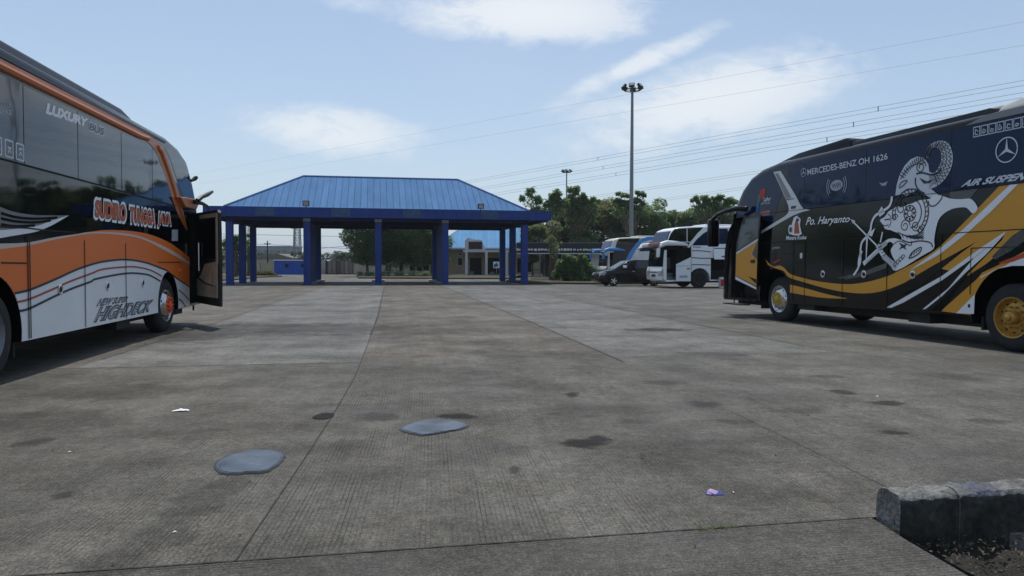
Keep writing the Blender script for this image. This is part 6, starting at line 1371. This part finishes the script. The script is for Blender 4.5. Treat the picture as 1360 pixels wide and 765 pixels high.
wtr = [('side_window', M['glass_dark'], 1, [[(886.5, 321), (891, 310), (896, 304), (912, 303), (912, 321)], [(913, 321), (913, 303), (934, 302), (925, 312), (917, 321)]]),
       ('black_panel', M['glass_dark'], 1, [[(882, 327), (880.5, 332), (897.5, 332), (897.5, 352), (917.5, 341), (917.5, 322), (885, 322)]]),
       ('side_window', M['glass_blue'], 1, [[(919, 326), (926, 317), (934, 309.6), (942, 305), (950, 303.5), (950, 326)], [(950.6, 303.5), (966, 303.5), (972, 326), (950.6, 326)]]),
       ('curved_pillar', M['white'], 3, [[(911.5, 329), (919, 319), (927, 309), (934, 303), (942, 300.5), (950, 300.5), (950, 304), (942, 305.5), (934, 310), (924, 319), (915, 329.5)]]),
       ('stripe', M['line_navy'], 4, [st([(919, 333), (930, 333), (944, 334.5)], 1.1), st([(918.5, 342), (930, 343), (944, 343)], 1.1), st([(918.5, 351.5), (930, 351.5), (943.5, 352)], 1.0), st([(920, 328), (931, 328.2)], .9)]),
       ('sticker', M['red'], 4, [[(904, 329), (914, 328), (914, 335), (905, 336)]]),
       ('panel_gap', M['seam'], 5, [[(917.3, 326), (918, 326), (918, 364), (917.3, 364)]])]
wbus, WP, f = side_coach(wb0, 'white coach with blue stripes, open door and lifted luggage flap beside the black coach nose', True, wtr, bay=True)
u0, z0 = WP(897.6, 373.5, -.1); u1 = WP(917, 373.5, -.1)[0]; z1 = WP(897.6, 351, -.1)[1]; z2 = WP(917, 341.5, -.1)[1]
b = MB(); b.prism([(u0, z0), (u0, z1), (u1, z2), (u1, z0)], -.14, -.09, M['white']); dd_ = b.build('door', wbus)
b = MB(); b.box(u0 + .2, u1 - .2, -.145, -.141, z0 + .2, z0 + .33, M['text_grey']); b.box(u1 - .25, u1 - .06, -.16, -.141, z0 + .68, z0 + .74, M['blackmat']); b.box(u0, u1, -.144, -.141, z0 + .86, z0 + .875, M['seam']); b.build('door_handle', dd_)
b = MB(); b.prism([(u0, z1 + .01), (u0, 2.3), (u1, 2.3), (u1, z2 + .01)], -.13, -.10, M['glass_dark']); b.build('door_glass', dd_)
ub = WP(947, 345)[0]; b = MB(); Mf = Matrix.Translation((ub, -.02, 2.24)) @ Matrix.Rotation(rad(-12), 4, 'X'); b.box(0, .95, -.05, .0, -.62, .62, M['white'], Mf); fl2 = b.build('luggage_flap', wbus)
for zz in (.28, .0): b = MB(); b.box(.02, .93, -.056, -.051, zz, zz + .05, M['line_navy'], Mf); b.build('stripe', fl2)
b = MB(); b.box(.45, .8, -.056, -.051, -.5, -.42, M['text_dark'], Mf); b.build('number', fl2)
b = MB(); b.box(f - .12, f + .1, .25, 2.25, 2.40, 2.6, M['pale_red']); b.build('route_board', wbus, bevel=.03)
q = WP.M @ Vector((WP(955.5, 370)[0], -.35, 0)); t = thing('luggage_box', 'red and white box standing by the white coach luggage bay', 'box', q, GA); b = MB(); b.box(-.17, .1, -.12, .12, 0, .62, M['silver']); b.build('carton', t, bevel=.02); b = MB(); b.box(-.16, .04, -.126, -.121, .1, .5, M['red']); b.build('label', t)
org = dp(807.5, 352, 59) + GX * 2.15
btr = [('side_window', M['glass_dark'], 1, [[(813, 354), (814, 340), (819, 322), (822, 317.5), (850, 316.5), (846, 324), (836, 340), (831, 354)]]),
       ('blue_livery', M['blue_stripe'], 3, [[(829, 350), (836, 335), (845, 323), (852, 317), (860, 314.5), (875, 314), (875, 318.5), (862, 319), (853, 322), (845, 331), (838, 344), (834, 354)]]),
       ('grey_livery', M['silver'], 2, [[(836, 350), (842, 340), (850, 336), (875, 335), (875, 352), (835, 354)]]),
       ('side_window', M['glass_blue'], 2, [[(850, 330), (856, 323), (875, 320), (875, 333), (850, 334)]])]
bbus, BP, f2 = side_coach(Vector((org.x, org.y, 0)), 'cream and sky blue coach with blue mirror arms behind the black car', False, btr)
org = dp(775, 352, 74) + GX * 2.15
side_coach(Vector((org.x, org.y, 0)), 'white coach mostly hidden behind the big shrub, left of the blue mirrored coach', True, [])
# black MPV
cw = gp(815.5, 380.2); CPl = Plane((cw.x, cw.y), (GX.x, GX.y)); car = thing('parked_car', 'black people carrier parked nose left in front of the blue coach', 'car', CPl.o, CPl.ang)
cm = paint('car_black', (.005, .005, .006), .03, .2, .0); cm.node_tree.nodes['Principled BSDF'].inputs['Specular IOR Level'].default_value = .3
b = MB(); low = [(-.88, .32), (-.9, .55), (-.84, .78), (-.55, .92), (.1, 1.03), (.55, 1.08), (3.3, 1.1), (3.55, .95), (3.6, .45), (3.5, .25), (2.95, .24)] + arc(2.6, .32, .36, -10, 190, 10) + [(2.2, .22), (.4, .22)] + arc(0, .32, .36, -10, 190, 10) + [(-.4, .24), (-.75, .22)]
b.prism(low, 0, 1.72, cm); me_ = b.build('body', car, sm=True, bevel=.045, seg=3)
b = MB(); gh = [(.05, 1.02), (.95, 1.55), (1.4, 1.62), (3.0, 1.6), (3.35, 1.5), (3.5, 1.08)]; n_ = len(gh)
vsx = [(p_[0], .02 + max(0, p_[1] - 1.05) * .35, p_[1]) for p_ in gh] + [(p_[0], 1.70 - max(0, p_[1] - 1.05) * .35, p_[1]) for p_ in gh]
b.add(vsx, [tuple(range(n_)), tuple(range(2 * n_ - 1, n_ - 1, -1))] + [(i, i + n_, (i + 1) % n_ + n_, (i + 1) % n_) for i in range(n_)], cm); b.build('roof', car, sm=True, bevel=.03)
def carq(pts, off): return [(p_[0], .02 + max(0, p_[1] - 1.05) * .35 - off, p_[1]) for p_ in pts]
b = MB(); 
for w_ in ([(.5, 1.12), (1.05, 1.5), (1.4, 1.54), (1.45, 1.12)], [(1.52, 1.12), (1.5, 1.545), (2.35, 1.54), (2.4, 1.12)], [(2.46, 1.12), (2.42, 1.535), (3.0, 1.52), (3.2, 1.12)]): b.add(carq(w_, .006), [(0, 1, 2, 3)], M['glass'])
b.build('side_window', car)
b = MB(); b.add([(.10, .18, 1.06), (.92, .32, 1.545), (.92, 1.40, 1.545), (.10, 1.54, 1.06)], [(0, 1, 2, 3)], M['glass']); b.v = [(x - .012, y, z + .012) for x, y, z in b.v]; b.build('windscreen', car)
for yy in (.05, 1.5): b = MB(); b.prism([(-.90, .66), (-.84, .82), (-.45, .88), (-.6, .68)], yy - .06, yy + .2, M['lamp_glass']); b.build('headlight', car, bevel=.015)
b = MB(); b.box(-.925, -.88, .45, 1.3, .5, .72, M['blackmat']); b.box(-.93, -.926, .45, 1.3, .66, .69, M['chrome']); b.build('grille', car)
b = MB(); b.box(.55, .75, -.2, -.02, 1.12, 1.27, M['text_white']); b.build('mirror', car, bevel=.03)
b = MB(); b.box(1.15, 1.35, -.012, .0, .9, .93, M['chrome']); b.box(2.1, 2.3, -.012, 0, .9, .93, M['chrome']); b.build('door_handle', car)
for (xx, yy, s_) in ((0, .02, 1), (2.6, .02, 1), (0, 1.7, -1), (2.6, 1.7, -1)):
    Mx = Matrix.Translation((xx, yy, .32)) @ (Matrix.Rotation(math.pi, 4, 'Z') if s_ < 0 else Matrix.Identity(4)); b = MB(); b.lathe([(.2, .01), (.29, 0), (.315, .03), (.32, .1), (.31, .18), (.2, .2)], M['rubber'], None, 24); w_ = b.build('wheel', car, sm=True, M=Mx)
    b = MB(); b.lathe([(.205, .01), (.195, -.004), (.17, .03), (0, .03)], M['under'], None, 20)
    for k in range(5): a = math.tau * k / 5 + .3; b.box(-.035, .035, -.004, .02, .02, .19, M['chrome'], Matrix.Rotation(a, 4, 'Y'))
    b.lathe([(.05, 0), (.04, -.008), (0, -.008)], M['chrome'], None, 10); b.build('rim', w_)
seams(car, [[(1.48, .3), (1.48, 1.1)], [(2.43, .45), (2.43, 1.1)], [(-.3, .8), (3.4, .88)]], 1, .012, 'panel_gaps')
# ================================================================== LITTER
def crumple(px_, py_, Lr, Wr, Hr, m, name, label, cat, seed, rz=0.0):
    q = gp(px_, py_); t = MB(); r = random.Random(seed); n = 7; m_ = 5; vs = []
    for j in range(m_):
        for i in range(n):
            u_ = i / (n - 1) - .5; v_ = j / (m_ - 1) - .5
            vs.append((u_ * Lr + r.uniform(-.12, .12) * Lr / n, v_ * Wr * (1 - abs(u_) * .8) + r.uniform(-.1, .1) * Wr, .004 + Hr * max(0, (1 - (2 * u_) ** 2)) * r.uniform(.25, 1) * (1 - abs(v_))))
    t.add(vs, [(j * n + i, j * n + i + 1, (j + 1) * n + i + 1, (j + 1) * n + i) for j in range(m_ - 1) for i in range(n - 1)], m)
    o = t.build(name); o.location = (q.x, q.y, 0); o.rotation_euler = (0, 0, rz); return tag(o, label, cat)
crumple(240, 546, .14, .07, .025, M['text_white'], 'paper_scrap', 'crumpled white paper scrap lying near the orange coach', 'litter', 1, .3)
wr_ = thing('snack_wrapper', 'twisted blue and pink wrapper on the grooved concrete in front', 'litter', gp(950, 657), -.1)
mb_ = mat('wrapper_blue', (.05, .07, .42), .35); mp_ = mat('wrapper_pink', (.50, .36, .55), .35)
b = MB(); b.add([(-.055, -.012, .004), (-.05, .018, .012), (-.025, .022, .028), (-.02, -.016, .006), (-.045, .0, .02), (.06, .002, .004), (.0, .014, .022), (.0, -.014, .004), (.02, .012, .015)], [(0, 4, 3), (0, 1, 4), (1, 2, 4), (3, 7, 5), (7, 8, 5), (3, 4, 7)], mb_); b.build('foil', wr_)
b = MB(); b.add([(-.045, .0, .0205), (-.025, .022, .0285), (.0, .014, .0225), (.0, -.012, .006), (.02, .012, .0155), (-.05, -.014, .006), (-.02, -.02, .0065)], [(0, 1, 2), (0, 2, 3), (2, 4, 3), (5, 0, 6)], mp_); b.build('print', wr_)
rr = random.Random(9)
for i, (x, y) in enumerate([(204, 417), (1256, 478), (451, 714), (319, 712), (232, 708), (263, 699), (332, 640), (150, 752), (92, 601), (70, 599), (861, 593), (852, 609), (974, 655), (1030, 605), (1073, 552), (923, 727), (1165, 527), (1030, 693)]):
    q = gp(x, y); s_ = .004 + .0022 * q.y * rr.uniform(.6, 1.3); b = MB(); mm_ = (M['text_white'], mdl, mst, M['leaf_lite'])[i % 4]
    b.add([(-s_, 0, .004), (0, -s_ * .5, .006), (s_ * 1.1, 0, .005), (0, s_ * .6, .009), (0, 0, .013)], [(0, 1, 4), (1, 2, 4), (2, 3, 4), (3, 0, 4)], mm_); o = b.build('litter_flake'); o.location = (q.x, q.y, 0); o.rotation_euler = (0, 0, rr.uniform(0, 6)); tag(o, 'tiny dry flake or leaf scrap scattered on the open concrete', 'litter', 'tiny scraps scattered on the concrete')
# grass tuft in the joint
tq = MB(); q = gp(955, 702); rr = random.Random(6)
for i in range(70):
    x = rr.uniform(-.11, .09); y = SL * x + rr.uniform(-.008, .008); a = rr.uniform(-1, 1); h = rr.uniform(.008, .03); l = rr.uniform(.01, .05) * (1 if a > 0 else -1)
    tq.add([(x - .002, y, .002), (x + .002, y, .002), (x + l, y + rr.uniform(-.03, .03), h)], [(0, 1, 2)], M['leaf_lite'])
o = tq.build('grass_tuft'); o.location = (q.x, q.y, 0); tag(o, 'small yellowish grass tuft growing in the pavement joint', 'grass tuft')

# ================================================================== AIR
hb = MB(); hm = bpy.data.materials.new('air'); hm.use_nodes = True; ht = hm.node_tree; ht.nodes.clear(); ho_ = ht.nodes.new('ShaderNodeOutputMaterial'); hv = ht.nodes.new('ShaderNodeVolumePrincipled')
hv.inputs['Color'].default_value = (.80, .88, .96, 1); hv.inputs['Density'].default_value = .0003; hv.inputs['Anisotropy'].default_value = .3; ht.links.new(hv.outputs[0], ho_.inputs['Volume'])
hb.box(-3100, 3100, -2100, 5100, -1.4, 62, hm); tag(hb.build('haze'), 'thin humid haze over the whole bus yard', 'haze', kind='stuff')
